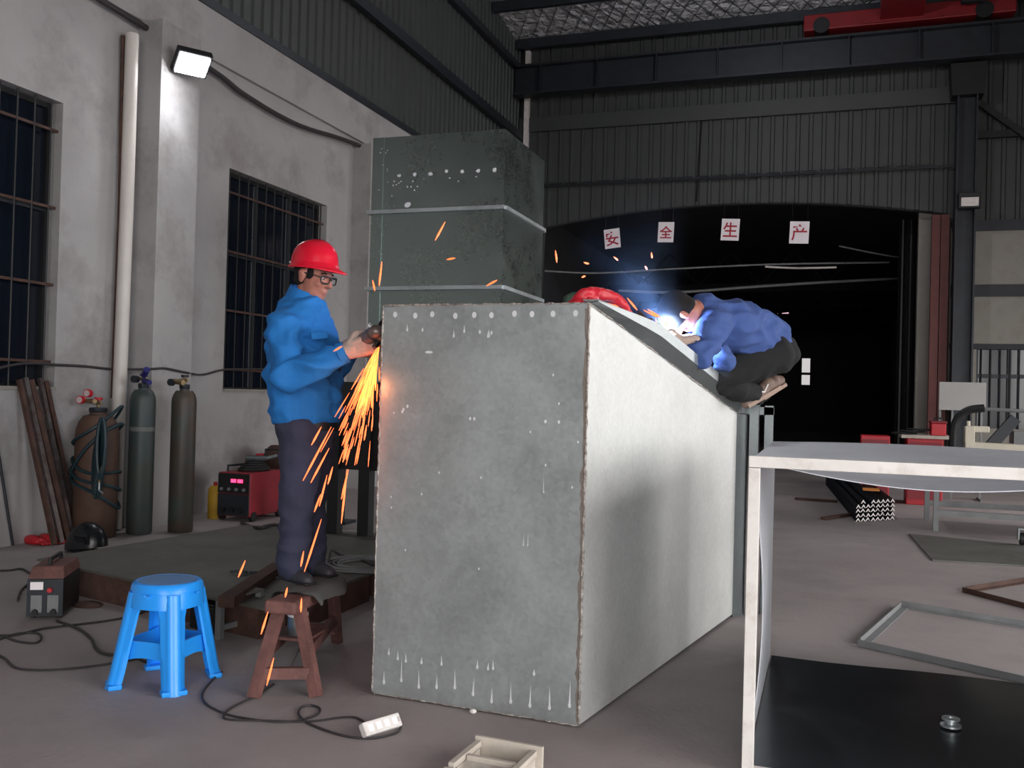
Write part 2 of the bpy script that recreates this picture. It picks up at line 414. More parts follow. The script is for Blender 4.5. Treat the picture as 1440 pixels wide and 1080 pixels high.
for k in range(5):
    x = WR[0]+(WR[1]-WR[0])*k/4; part('mullion', MB().box((x-.03, YB+.0, WR[2]), (x+.03, YB+.05, WR[3])), m_dark, w)
part('transom', MB().box((WR[0], YB+.001, 1.92), (WR[1], YB+.049, 1.99)), m_dark, w)
for k in range(14):
    x = WR[0]+.08+(WR[1]-WR[0]-.16)*k/13; part('security_bar', MB().cyl((x, YB-.01, WR[2]), (x, YB-.01, WR[3]), .012, n=6), m_black, w)
# white pier just inside the arch
struct('trim_8', MB().box((1.42, YB+.26, 0), (2.0, YB+.5, 5.2)), m_plaster2)
# roof: foil-faced insulation on purlins
b = MB(); b.hexa([(XW-.3, YB+.3, roofz(YB+.3)), (XR+.3, YB+.3, roofz(YB+.3)), (XR+.3, YF-.3, roofz(YF-.3)), (XW-.3, YF-.3, roofz(YF-.3)),
                  (XW-.3, YB+.3, roofz(YB+.3)+.1), (XR+.3, YB+.3, roofz(YB+.3)+.1), (XR+.3, YF-.3, roofz(YF-.3)+.1), (XW-.3, YF-.3, roofz(YF-.3)+.1)])
ce = struct('ceiling', b, m_foil)
for k in range(9):
    y = YB-.35-k*1.5; part('purlin', MB().box((XW, y-.05, roofz(y)-.24), (XR, y+.05, roofz(y)-.04)), m_dark, ce)
net = MB()                                  # wire net that carries the foil
for k in range(-6, 60):
    for s in (-1, 1):
        a = V((XW+k*.3, YB-.3, 0)); c = V((XW+k*.3+s*1.6, YB-3.4, 0)); a.z = roofz(a.y)-.025; c.z = roofz(c.y)-.025
        if min(a.x, c.x) > XW and max(a.x, c.x) < XR: net.bar(a, c, .014, .008)
o = part('wire_net', net, m_galv3, ce); o['kind'] = 'stuff'
# walls around and behind the camera with the two open doorways
b = MB()
for (xa, xb, za, zb) in ((XW-.3, DOOR_F[0], 0, 12.3), (DOOR_F[0], DOOR_F[1], DOOR_F[3], 12.3), (DOOR_F[1], XR+.3, 0, 12.3)): b.box((xa, YF-.25, za), (xb, YF, zb))
struct('wall_front', b, m_clad)
b = MB()
for (ya, yb, za, zb) in ((YF-.25, DOOR_N[0], 0, 12.3), (DOOR_N[0], DOOR_N[1], DOOR_N[3], 12.3), (DOOR_N[1], DOOR_R[0], 0, 12.3), (DOOR_R[0], DOOR_R[1], DOOR_R[3], 12.3), (DOOR_R[1], YB+.3, 0, 12.3)): b.box((XR, ya, za), (XR+.25, yb, zb))
struct('wall_right', b, m_clad)
# the dark hall beyond the arch
b = MB(); HX0, HX1, HY = -6.3, 2.3, 47.
b.box((HX0-.2, YB+.25, 0), (HX0, HY, 6)).box((HX1, YB+.52, 0), (HX1+.2, HY, 6))
pw0 = ony(1127, 541, HY); pw1 = ony(1139.5, 504, HY)
b.box((HX0, HY, 0), (pw0.x, HY+.2, 6)).box((pw1.x, HY, 0), (HX1, HY+.2, 6)).box((pw0.x, HY, 0), (pw1.x, HY+.2, pw0.z)).box((pw0.x, HY, pw1.z), (pw1.x, HY+.2, 6))
struct('wall_far_hall', b, m_hall)
b = MB(); b.rings([[(HX0-.2+(HX1-HX0+.4)*k/12, y, 5.4+.6*math.sin(math.pi*k/12)) for k in range(13)] for y in (YB+.24, HY+.2)], cap=False, closed=False)
b.rings([[(HX0-.2+(HX1-HX0+.4)*k/12, y, 5.55+.6*math.sin(math.pi*k/12)) for k in range(13)] for y in (YB+.24, HY+.2)], cap=False, closed=False)
struct('ceiling_far_hall', b, m_hall)
w = bpy.data.objects.new('window_4', None); COL.objects.link(w); w['kind'] = 'structure'; w.location = (pw0.x, HY, pw0.z); WLOC[w.name] = w.location.copy()
zm = pw0.z+(pw1.z-pw0.z)*.42
part('pane', MB().box((pw0.x, HY+.08, pw0.z), (pw1.x, HY+.1, zm-.05)), m_clear, w)
part('pane', MB().box((pw0.x, HY+.08, zm+.05), (pw1.x, HY+.1, pw1.z)), m_clear, w)
part('transom', MB().box((pw0.x, HY+.04, zm-.06), (pw1.x, HY+.12, zm+.06)), m_dark, w)
for k in range(1, 5):
    y = 22+k*4.6
    tr = struct('trim_%d' % (20+k), MB().box((HX0, y-.08, 4.4), (HX1, y+.08, 4.62)), m_hallshade)
    for q in range(10):
        xa = HX0+.05+q*(HX1-HX0-.1)/10; xb = HX0+.05+(q+1)*(HX1-HX0-.1)/10
        part('brace', MB().bar((xa, y, 4.6 if q % 2 else 5.5), (xb, y, 5.5 if q % 2 else 4.6), .05, .05), m_hallshade, tr)
for k in range(4): struct('trim_%d' % (26+k), MB().box((HX1-.3, YB+4+k*5, 0), (HX1-.05, YB+4.2+k*5, 5.3)), m_dark)

# ------------------------------------------------------------------ steelwork on the back wall
t = thing('steel_column', 'dark steel column standing right of the arched opening, carrying the crane runway', 'column', (2.14, 18.72, 0))
cx, cy = 2.14, 18.72
b = MB().box((cx-.17, cy-.17, 0), (cx-.14, cy+.17, 7.3)).box((cx+.14, cy-.17, 0), (cx+.17, cy+.17, 7.3)).box((cx-.14, cy-.012, 0), (cx+.14, cy+.012, 7.3))
part('shaft', b, m_dark, t)
part('bracket', MB().prism([(cx-.26, cy-.2, 7.0), (cx+.26, cy-.2, 7.0), (cx+.3, cy-.2, 7.58), (cx-.3, cy-.2, 7.58)], (0, .4, 0)), m_black, t)
part('base_plate', MB().box((cx-.26, cy-.24, 0), (cx+.26, cy+.24, .03)), m_dark, t)
t = thing('runway_beam', 'long black crane runway beam along the back wall below the roof', 'beam', (0, 18.5, 7.6))
b = MB().box((XW+.02, 18.36, 7.62), (XR-.05, 18.66, 7.66)).box((XW+.02, 18.36, 8.2), (XR-.05, 18.66, 8.24)).box((XW+.02, 18.50, 7.66), (XR-.05, 18.52, 8.2))
part('girder', b, m_dark, t)
for k in range(11): part('stiffener', MB().box((XW+.6+k*1.2, 18.37, 7.66), (XW+.62+k*1.2, 18.50, 8.2)), m_dark, t)
part('rail', MB().box((XW+.02, 18.48, 8.24), (XR-.05, 18.54, 8.29)), m_rust, t)
solo('diagonal_brace', MB().bar((2.36, 18.8, 6.9), (4.6, 18.8, 5.0), .1, .1), m_black, 'dark diagonal brace running down to the right from the steel column', 'brace')
solo('horizontal_girt', MB().box((2.34, 18.84, 6.28), (XR-.02, 18.93, 6.4)), m_black, 'dark level girt on the siding crossed by the diagonal brace', 'girt')
t = thing('overhead_crane', 'red overhead crane end carriage and girder riding on the runway beam', 'crane', (1.0, 18.5, 8.29))
part('end_carriage', MB().box((-.72, 18.34, 8.36), (2.86, 18.68, 8.66)), m_crane, t, bevel=.02)
part('bridge_girder', MB().box((.62, -6.2, 8.42), (1.34, 18.33, 8.85)), m_crane, t)
part('gusset', MB().prism([(.3, 18.335, 8.38), (1.7, 18.335, 8.38), (1.34, 18.335, 8.64), (.62, 18.335, 8.64)], (0, -.03, 0)), m_crane, t)
for x in (-.4, 2.35): part('wheel', MB().cyl((x, 18.32, 8.44), (x, 18.7, 8.44), .15, n=20), m_black, t, smooth=True)
part('motor', MB().cyl((1.95, 18.12, 8.62), (2.3, 18.12, 8.62), .14, n=16), m_black, t, smooth=True)
t = thing('floodlight', 'small unlit floodlight with pale face on the steel column', 'floodlight', (2.16, 18.4, 4.95))
part('housing', MB().box((2.0, 18.36, 4.92), (2.36, 18.5, 5.2)), m_black, t, bevel=.01)
part('lens', MB().hexa([(2.04, 18.34, 4.95), (2.32, 18.34, 4.95), (2.32, 18.36, 4.95), (2.04, 18.36, 4.95), (2.04, 18.32, 5.1), (2.32, 18.32, 5.1), (2.32, 18.36, 5.1), (2.04, 18.36, 5.1)]), m_white, t)
part('bracket', MB().box((2.1, 18.5, 4.98), (2.26, 18.56, 5.1)), m_black, t)
for i, px in enumerate((1317, 1330)):
    p = ony(px, 450, 18.9); q = .07; p.x -= .05
    solo('red_oxide_post', MB().box((p.x-q, 18.8, 0), (p.x+q, 18.95, 4.9)), m_rust if 0 else M('red_oxide_post', (92, 44, 40), .6, 0, .2, 6),
         ('red oxide steel post at the arch edge, the one farther from the column', 'red oxide steel post close beside the dark steel column')[i], 'post', 'red oxide posts at the arch edge')
solo('dark_curtain', MB().rings([[(1.1+.42*k/14, YB+.75+.05*math.sin(k*1.9), z) for k in range(15)] for z in (.02, 2.6, 5.0)], cap=False, closed=False),
     m_black, 'dark hanging curtain just inside the arch beside the white pier', 'curtain', smooth=True)

# signs hung in the arch: four characters, one to a plate
def sign(ch, px, py, w, h, tilt, label):
    p = ony(px, py, 18.94)
    t = thing('hanging_sign', label, 'sign', p, 'safety slogan signs hung in the arch')
    rm = Matrix.Rotation(R(tilt), 4, 'Y')
    c = part('plate', MB().obox(p, w, .012, h, rm.to_3x3()), m_paper, t)
    cu = bpy.data.curves.new('lettering', 'FONT'); cu.body = ch; cu.align_x = 'CENTER'; cu.align_y = 'CENTER'; cu.size = w*.92; cu.extrude = .002; cu.offset = .004
    to = bpy.data.objects.new('lettering_source', cu); COL.objects.link(to)
    bpy.context.view_layer.update()
    me = bpy.data.meshes.new_from_object(to.evaluated_get(bpy.context.evaluated_depsgraph_get()))
    bpy.data.objects.remove(to)
    xs = [v.co.x for v in me.vertices]; ys = [v.co.y for v in me.vertices]
    k = w*.8/(max(xs)-min(xs)); off = V(((max(xs)+min(xs))/2, (max(ys)+min(ys))/2, 0))
    me.transform(Matrix.Translation(p) @ rm @ Matrix.Translation((0, -.0085, 0)) @ Matrix.Rotation(R(90), 4, 'X') @ Matrix.Diagonal((k, k*1.05, 1, 1)) @ Matrix.Translation(-off))
    me.materials.clear()
    link('lettering', me, m_signred, t)
    for s in (-1, 1):
        a = p+rm.to_3x3() @ V((s*w*.4, 0, h/2)); part('hanger', MB().cyl(a, (a.x, YB-.02, archz(a.x)+.05), .004, n=5), m_black, t)
sign('安', 861, 335.5, .33, .40, -6, 'tilted hanging sign with the first red character of the slogan, nearest the tall duct')
sign('全', 936.5, 326.5, .32, .41, 2, 'hanging sign with the second red character of the slogan, right of the tilted one')
sign('生', 1027, 323, .35, .43, 3, 'hanging sign with the third red character, above the head of the crouching person')
sign('产', 1124, 327, .36, .43, 2, 'hanging sign with the fourth red character, nearest the red posts')

# sagging cables and pipes in the far hall
for pts, d, r, m, lb in (
    ([(766, 381), (840, 384), (950, 378), (1080, 372), (1250, 369)], 19.8, .02, m_grey, 'topmost grey pipe run sagging across the arch mouth'),
    ([(1076, 375), (1120, 377), (1176, 376)], 19.4, .022, m_pvc, 'short pale tube hanging above the stooping welder'),
    ([(870, 409), (950, 411), (1050, 404), (1160, 397), (1275, 391)], 20.5, .03, m_grey, 'thick grey hose crossing the dark hall below the signs'),
    ([(1180, 346), (1240, 358), (1310, 368)], 19.6, .018, m_grey, 'thin wire slanting down to the red oxide posts')):
    n = 8
    solo('sagging_cable', MB().tube(smoothpts([dp(x, y, d) for x, y in pts], n), r, 6), m, lb, 'cable', 'cables across the far hall', smooth=True)
p = ony(1080, 444, 40); q = ony(1109, 441, 40)
solo('fluorescent_lamp', MB().cyl(p, q, .05, n=8), EM('far_tube_lamp', (255, 206, 220), 1.2), 'small glowing pinkish strip lamp deep in the dark hall', 'lamp')

# ------------------------------------------------------------------ on the left wall
t = thing('wall_floodlight', 'blazing white floodlight on the wall pilaster above the gas cylinders', 'floodlight', (-6.1, 7.9, 4.7))
p = onx(271, 92, -6.02)
hd = V((.5, -.34, -.8)).normalized(); zz = V((0, 0, 1)); sx_ = hd.cross(zz).normalized(); sy_ = sx_.cross(hd)
rot = Matrix((sx_, sy_, hd)).transposed()
part('housing', MB().obox(p-hd*.05, .34, .27, .08, rot), m_black, t, bevel=.01)
part('lamp_face', MB().obox(p-hd*.004, .29, .22, .016, rot), m_lampface, t)
part('bracket', MB().bar(p-hd*.09, (XW+.28, p.y+.02, p.z+.05), .04, .03), m_black, t)
ld = bpy.data.lights.new('floodlight_beam', 'SPOT'); ld.energy = 50; ld.spot_size = R(82); ld.spot_blend = .35; ld.shadow_soft_size = .1; ld.color = (.94, .97, 1)
lo = bpy.data.objects.new('floodlight_beam', ld); COL.objects.link(lo); lo.location = p+hd*.03
lo.rotation_euler = V((-.02, .12, 1)).to_track_quat('Z', 'Y').to_euler()
solo('downpipe', MB().tube([onx(186, 48, -6.4), onx(178, 300, -6.4), onx(166, 600, -6.4), (onx(166, 600, -6.4).x, onx(166, 600, -6.4).y, .02)], .062, 14), m_pvc, 'cream plastic downpipe running down the left wall beside the pilaster', 'pipe', smooth=True)
solo('conduit', MB().tube([onx(173, 50, -6.47), onx(168, 300, -6.47), onx(158, 560, -6.47)], .018, 6), m_rust, 'thin rusty conduit right against the cream downpipe', 'pipe', smooth=True)
solo('power_cable', MB().tube(smoothpts([(XW+.09, 5.4, 4.9), (XW+.09, 6.8, 4.885), onx(300, 100, XW+.09), onx(345, 134, XW+.09), onx(420, 176, XW+.09), onx(522, 212, XW+.09), (XW+.09, 16, 4.86)], 6), .03, 8), m_cable, 'thick dark cable slung along the upper left wall', 'cable', smooth=True)
wp = [(-40, 528), (10, 515), (40, 511), (80, 513), (120, 515), (158, 519), (210, 519), (232, 518), (262, 524), (285, 527), (315, 520), (360, 519), (420, 519), (480, 516), (520, 514)]
solo('wall_wire', MB().tube(smoothpts([onx(x, y, XW+.04 if not 195 < x < 280 else XW+.31) for x, y in wp], 4), .012, 6), m_cable, 'thin grey wire strung along the left wall past both windows', 'cable', smooth=True)

t = thing('added_roof_lamp', 'added bare bulb lamp hung from the roof out of view, brightening the roof foil', 'lamp', (-1.2, 14.0, 7.6))  # added lamp above the view, only there to brighten the roof foil
part('socket', MB().lathe([(.02, 7.88), (.05, 7.88), (.05, 7.76), (.02, 7.76)], (-1.2, 14.0, 0), 20), m_galv3, t, smooth=True)
part('bulb', MB().ell((-1.2, 14.0, 7.69), (.06, .06, .08)), m_lampface, t, smooth='all')
part('drop_rod', MB().cyl((-1.2, 14.0, 7.87), (-1.2, 14.0, roofz(14.0)), .012, n=6), m_black, t)
hl = bpy.data.lights.new('added_foil_glow', 'POINT'); hl.energy = 230; hl.color = (.95, .95, 1); hl.shadow_soft_size = .08  # light of the added lamp
ho = bpy.data.objects.new('added_foil_glow', hl); COL.objects.link(ho); ho.location = (-1.2, 14.0, 7.58)
# ================================================================== THE BIG HOPPER
FLc, FRc, BRc, BLc = V((-1.962, 3.854, 0)), V((-.982, 3.814, 0)), V((-.592, 6.138, 0)), V((-2.25, 6.2, 0))
ZF, ZB = 1.772, 1.303
def up(p, z): return V((p.x, p.y, z))
hop = thing('galvanised_hopper', 'big galvanised sheet metal hopper with a sloping top, standing mid floor', 'hopper', (-1.45, 4.9, 0))
cen = V((-1.45, 4.95, 0))
def sheet(a, b, za0, zb0, za1, zb1, t=.006, nx=10, nz=10, bulge=0.):
    """upright sheet from a to b with bottom/top heights; wavy by a few mm"""
    n = (b-a).cross(V((0, 0, 1))).normalized()
    if n.dot(cen-a) > 0: n = -n
    g = [[None]*(nx+1) for _ in range(nz+1)]; m = MB()
    def pt(i, j, o):
        u = i/nx; v = j/nz; p = a.lerp(b, u); z = (za0*(1-u)+zb0*u)*(1-v)+(za1*(1-u)+zb1*u)*v
        e = math.sin(math.pi*u)*math.sin(math.pi*v)
        return up(p, z) + n*(o + bulge*e*(1+.5*math.sin(u*5+v*4)))
    for o, flip in ((0, False), (-t, True)):
        base = len(m.v)
        for j in range(nz+1):
            for i in range(nx+1): m.v.append(pt(i, j, o))
        for j in range(nz):
            for i in range(nx):
                q = (base+j*(nx+1)+i, base+j*(nx+1)+i+1, base+(j+1)*(nx+1)+i+1, base+(j+1)*(nx+1)+i)
                m.f.append(q[::-1] if flip else q)
    N1 = (nx+1)*(nz+1)
    edge = [(i) for i in range(nx+1)]+[j*(nx+1)+nx for j in range(1, nz+1)]+[nz*(nx+1)+i for i in range(nx-1, -1, -1)]+[j*(nx+1) for j in range(nz-1, 0, -1)]
    for k in range(len(edge)):
        p, q = edge[k], edge[(k+1) % len(edge)]; m.f.append((p, q, q+N1, p+N1))
    return m
part('front_panel', sheet(FLc, FRc, .01, .01, ZF, ZF, bulge=-.004), m_galv, hop, smooth=True)
part('side_panel', sheet(FRc, BRc, .01, .02, ZF, ZB, bulge=-.006), m_galv_lit, hop, smooth=True)
part('side_panel', sheet(BLc, FLc, .01, .01, ZB, ZF), m_galv, hop, smooth=True)
part('rear_panel', sheet(BRc, BLc, .02, .01, ZB, ZB), m_galv, hop, smooth=True)
b = MB(); b.hexa([up(FLc, ZF-.01), up(FRc, ZF-.01), up(BRc, ZB-.01), up(BLc, ZB-.01), up(FLc, ZF-.002), up(FRc, ZF-.002), up(BRc, ZB-.002), up(BLc, ZB-.002)])
part('sloping_top', b, m_galv, hop)
# angle-iron flange along the slope: a dark leaning web and a paler lip
nr = (BRc-FRc).cross(V((0, 0, 1))).normalized()
if nr.x < 0: nr = -nr
def fp(s, o, h):      # s along the right slope edge, o outwards, h above the edge
    p = FRc.lerp(BRc, s); return up(p, ZF+(ZB-ZF)*s+h)+nr*o
b = MB()
h0, h1 = .02, .075
rs = []
for k in range(13):
    s = k/12; hh = (.006+.064*min(1, s/.32))
    rs.append([fp(s, .002, 0), fp(s, .04, hh), fp(s, .034, hh+.004), fp(s, -.004, .004)])
b.rings(rs); part('flange_web', b, m_galv3, hop)
rs = []
for k in range(13):
    s = k/12; hh = (.006+.064*min(1, s/.32)); w = .006+.049*min(1, s/.32)
    rs.append([fp(s, .04, hh), fp(s, .042, hh+w), fp(s, .036, hh+w+.004), fp(s, -.03, hh+w+.004), fp(s, -.03, hh+w-.002), fp(s, .034, hh)])
b = MB(); b.rings(rs); part('flange_lip', b, m_galv, hop)
rs = [[up(FLc.lerp(BLc, k/4), ZF+(ZB-ZF)*k/4)+q for q in (V((0, 0, 0)), V((-.03, 0, .06))*(k/4), V((-.03, 0, .11))*(k/4), V((.02, 0, .11*k/4+.001)), V((.02, 0, .0)))] for k in range(5)]
part('flange_lip', MB().rings(rs), m_galv3, hop)
# upright flanges at the far end
d1 = V((.62, .78, 0)).normalized(); q = up(BRc, 0)
def vstrip(o0, o1, y0, y1, z0, z1, m, nm):
    a = q+d1*o0+V((0, y0, 0)); c = q+d1*o1+V((0, y1, 0)); e = V((-.006, .008, 0))
    part(nm, MB().hexa([up(a, z0), up(c, z0), up(c+e, z0), up(a+e, z0), up(a, z1), up(c, z1), up(c+e, z1), up(a+e, z1)]), m, hop)
vstrip(.0, .1, 0, .02, .0, ZB+.02, m_galv3, 'end_flange_web')
part('end_flange_lip', MB().box((q.x+.072, q.y+.08, .02), (q.x+.122, q.y+.086, ZB+.06)), m_galv3, hop)
part('end_flange_lip', MB().box((q.x+.122, q.y+.08, .02), (q.x+.128, q.y+.16, ZB+.06)), m_galv3, hop)
part('end_frame_post', MB().box((q.x+.155, q.y+.17, 0), (q.x+.16, q.y+.23, ZB+.05)).box((q.x+.155, q.y+.17, 0), (q.x+.215, q.y+.176, ZB+.05)), m_galv3, hop)
part('end_frame_rail', MB().box((q.x-1.6, q.y+.17, ZB-.01), (q.x+.215, q.y+.23, ZB+.04)), m_galv3, hop)
part('end_flange_cap', MB().hexa([fp(1, -.03, .0), fp(1, .03, .0), q+V((.13, .17, ZB-.02)), q+V((-.03, .17, ZB-.02)), fp(1, -.03, .1), fp(1, .042, .1), q+V((.13, .17, ZB+.06)), q+V((-.03, .17, ZB+.06))]), m_galv3, hop)
# weld beads along the edges
def bead(a, b_, r, n, seed, jit):
    rng = random.Random(seed); pts = []; rr = []
    for k in range(n+1):
        p = V(a).lerp(V(b_), k/n); pts.append(p+V((rng.uniform(-1, 1), rng.uniform(-1, 1), rng.uniform(-1, 1)))*jit); rr.append(r*rng.uniform(.45, 1.25))
    return MB().tube(pts, rr, 6)
for i, (a, c, r, n) in enumerate(((up(FRc, .01), up(FRc, ZF), .007, 90), (up(FLc, .01), up(FLc, ZF), .005, 90), (up(FLc, ZF), up(FRc, ZF), .005, 60), (up(FLc, .008), up(FRc, .008), .004, 60), (fp(0, 0, 0), fp(1, 0, 0), .005, 60))):
    part('weld_seam', bead(a, c, r, n, i, .0016), m_weld, hop, smooth='all')
# heat-burnt band beside the corner weld, and zinc runs and spot welds on the front
nf = V((FRc.y-FLc.y, -(FRc.x-FLc.x), 0)).normalized()
if nf.y > 0: nf = -nf
ux = (FRc-FLc).normalized()
def fpt(u, z, o=.0012): return FLc+ux*u+V((0, 0, z))+nf*o
W_ = (FRc-FLc).length
rng = random.Random(3); b = MB(); n = 60
L0 = [fpt(W_-.004, .02+1.73*k/n, .0008) for k in range(n+1)]
L1 = [fpt(W_-.010-.014*rng.random()*(.4+.6*math.sin(k*.23)**2), .02+1.73*k/n, .0008) for k in range(n+1)]
for k in range(n): b.add([L0[k], L0[k+1], L1[k+1], L1[k]], [(0, 1, 2, 3)])
part('burnt_band', b, m_burn, hop)
b = MB()
def drop(u, z, w, h, tail):
    pts = [fpt(u+w*math.sin(2*math.pi*k/10), z+h*math.cos(2*math.pi*k/10), .0016) for k in range(10)]
    if tail:
        pts[0] = fpt(u+rng.uniform(-.003, .003), z+h+tail, .0016)
    b.add(pts, [tuple(range(10))])
for k in range(10): drop(.07+.095*k+rng.uniform(-.01, .01), ZF-.045+rng.uniform(-.006, .004), .011, .014, 0)
for k in range(8): drop(.05+rng.random()*.5, ZF-.11-rng.random()*.03, .005, .009, rng.choice((0, .02)))
for k in range(11): drop(.06+.088*k, .075+rng.uniform(-.02, .02), .007, .011, rng.uniform(.02, .1))
for k in range(9): drop(.05+rng.random()*.9, .15+rng.random()*.05, .006, .009, rng.uniform(.01, .04))
for k in range(14): drop(.04+rng.random()*.92, .4+rng.random()*1.1, .004, .006, 0)
for u, z in ((.12, 1.30), (.14, 1.315), (.115, 1.29), (.47, 1.27), (.45, 1.27), (.86, 1.27), (.8, 1.27)): drop(u, z, .006, .008, 0)
for u in (.715, .735): drop(u, .74, .003, .005, .05)
drop(.80, .97, .003, .004, .07); drop(.24, 1.56, .02, .006, 0)
o = part('zinc_marks', b, m_zinc, hop); o['kind'] = 'stuff'

# ================================================================== THE TALL DUCT ON ITS STAND
t = thing('tall_duct', 'tall square galvanised duct standing upright behind the hopper', 'duct', (-3.1, 7.5, 1.45))
X0, X1, Y0, Y1 = -3.695, -2.525, 7.0, 8.06
secs = ((1.45, 2.215), (2.245, 2.85), (2.88, 3.49))
for za, zb in secs:
    part('duct_panel', MB().box((X0, Y0, za), (X1, Y0+.006, zb)), m_galv2, t)
    part('duct_panel', MB().box((X0, Y1-.006, za), (X1, Y1, zb)), m_galv2, t)
    part('duct_panel', MB().box((X0, Y0+.006, za), (X0+.006, Y1-.006, zb)), m_galv2, t)
    part('duct_panel', MB().box((X1-.006, Y0+.006, za), (X1, Y1-.006, zb)), m_galv2, t)
    part('seam_strip', MB().box((X0-.002, Y0-.006, za), (X0+.10, Y0-.001, zb)), m_galv2, t)
    part('seam_strip', MB().box((X1-.115, Y0-.006, za), (X1+.002, Y0-.001, zb)), m_galv2, t)
for z in (2.215, 2.85):
    b = MB().box((X0-.03, Y0-.035, z), (X1+.015, Y0-.004, z+.03)).box((X0-.03, Y1+.0, z), (X1+.015, Y1+.035, z+.03)).box((X0-.034, Y0-.004, z), (X0-.001, Y1, z+.03)).box((X1+.001, Y0-.004, z), (X1+.03, Y1, z+.03))
    part('flange_ring', b, m_galv, t)
b = MB(); rng = random.Random(8)
def spot(u, z, r):
    pts = [V((X0+u+r*math.sin(k*.785)*rng.uniform(.6, 1.1), Y0-.0075, z+r*.8*math.cos(k*.785)*rng.uniform(.6, 1.1))) for k in range(8)]
    b.add(pts, [tuple(range(8))])
for k in range(7): spot(.25+.14*k, 3.17+rng.uniform(-.01, .01), .022)
for k in range(14): spot(.15+rng.random()*.9, 3.08+rng.uniform(-.05, .05), .008)
for k in range(10): spot(.04+rng.random()*.16, 3.0+rng.random()*.45, .007)
spot(.33, 2.92, .035)
o = part('zinc_marks', b, m_zinc, t); o['kind'] = 'stuff'
t = thing('black_stand', 'black steel stand with legs carrying the tall duct', 'stand', (-3.1, 7.5, 0))
part('top_frame', MB().box((-3.98, 6.95, 1.3), (-2.45, 8.1, 1.45)), m_black, t)
part('skirt_panel', MB().box((-3.96, 6.97, .72), (-2.47, 6.99, 1.3)), m_black, t)
for x in (-3.95, -3.66, -2.5):
    for y in (6.98, 8.06): part('leg', MB().box((x-.05, y-.05, 0), (x+.05, y+.05, 1.3)), m_black, t)
part('cross_rail', MB().box((-3.9, 8.03, .3), (-2.55, 8.08, .38)), m_black, t)
t = thing('plastic_drum', 'grey drum with pale rim standing behind the grinding worker', 'drum', fl(457, 742).to_tuple())
p = fl(457, 742)
part('body', MB().lathe([(.15, 0), (.165, .02), (.165, .32), (.15, .34)], p, 20), m_bucket, t, smooth=True)
part('rim', MB().lathe([(.15, .34), (.172, .34), (.172, .37), (.14, .37)], p, 20), m_white, t, smooth=True)
t = thing('grey_motor', 'grey electric motor on a dark post behind the grinding worker', 'motor', fl(475, 735).to_tuple())
p = fl(475, 735)
part('post', MB().box((p.x-.05, p.y-.05, 0), (p.x+.05, p.y+.05, .72)), m_black, t)
part('motor_body', MB().cyl((p.x-.1, p.y, .82), (p.x+.12, p.y, .82), .1, n=16), m_grey, t, smooth=True)
part('base', MB().box((p.x-.15, p.y-.12, 0), (p.x+.15, p.y+.12, .03)), m_dark, t)

# ================================================================== SQUARE DUCT LYING OPEN ON THE RIGHT
pf = dp(1053, 645, 3.47); pb = dp(1087, 620, 5.07)
dx0, dy0, dy1, dzt = pf.x, pf.y, pb.y, 1.178
dx1 = dx0+1.28; ds = pb.x-pf.x
t = thing('square_duct', 'wide open square duct section with a white flange frame, right foreground', 'duct', ((dx0+dx1)/2, (dy0+dy1)/2, 0))
w = .042
part('flange_bar', MB().box((dx0, dy0, dzt-w), (dx1, dy0+.03, dzt)), m_white, t, bevel=.002)
part('flange_bar', MB().box((dx0, dy0, .004), (dx0+w, dy0+.03, dzt-w-.002)), m_white, t, bevel=.002)
part('flange_bar', MB().box((dx1-w, dy0, .004), (dx1, dy0+.03, dzt-w-.002)), m_white, t, bevel=.002)
part('flange_bar', MB().box((dx0+w, dy0, .004), (dx1-w, dy0+.03, .004+.03)), m_white, t, bevel=.002)
def grid(fn, nu=24, nv=8, th=V((0, 0, -.003))):
    m = MB()
    for o in (V((0, 0, 0)), th):
        base = len(m.v)
        for j in range(nv+1):
            for i in range(nu+1): m.v.append(fn(i/nu, j/nv)+o)
        for j in range(nv):
            for i in range(nu): m.f.append((base+j*(nu+1)+i, base+j*(nu+1)+i+1, base+(j+1)*(nu+1)+i+1, base+(j+1)*(nu+1)+i))
    N1 = (nu+1)*(nv+1)
    edge = list(range(nu+1))+[j*(nu+1)+nu for j in range(1, nv+1)]+[nv*(nu+1)+i for i in range(nu-1, -1, -1)]+[j*(nu+1) for j in range(nv-1, 0, -1)]
    for k in range(len(edge)): m.f.append((edge[k], edge[(k+1) % len(edge)], edge[(k+1) % len(edge)]+N1, edge[k]+N1))
    return m
def topsheet(u, v):
    s = math.sin(math.pi*u); sag = .078*s*(1-v)**1.3+.012*s*math.sin(v*5)
    return V((dx0+ds*v+.004+(dx1-dx0-.008)*u, dy0+.034+(dy1-dy0-.034)*v, dzt-.012-sag-.004*(1-v)-.0*v))
part('top_sheet', grid(topsheet), m_galv4, t, smooth=True)
def sidesheet(u, v):
    s = math.sin(math.pi*u); bul = .05*s*(1-v)
    return V((dx0+.012+ds*v+bul, dy0+.034+(dy1-dy0-.034)*v, .012+(dzt-.03)*u))
part('side_sheet', grid(sidesheet, th=V((-.003, 0, 0))), m_galv4, t, smooth=True)
part('side_sheet', grid(lambda u, v: V((dx1-.012+ds*v, dy0+.034+(dy1-dy0-.034)*v, .012+(dzt-.03)*u)), 4, 4, V((.003, 0, 0))), m_galv3, t)
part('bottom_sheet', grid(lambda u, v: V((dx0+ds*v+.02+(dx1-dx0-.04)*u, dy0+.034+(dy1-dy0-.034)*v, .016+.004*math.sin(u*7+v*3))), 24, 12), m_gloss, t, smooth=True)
p = fl(1337, 1022, .02)
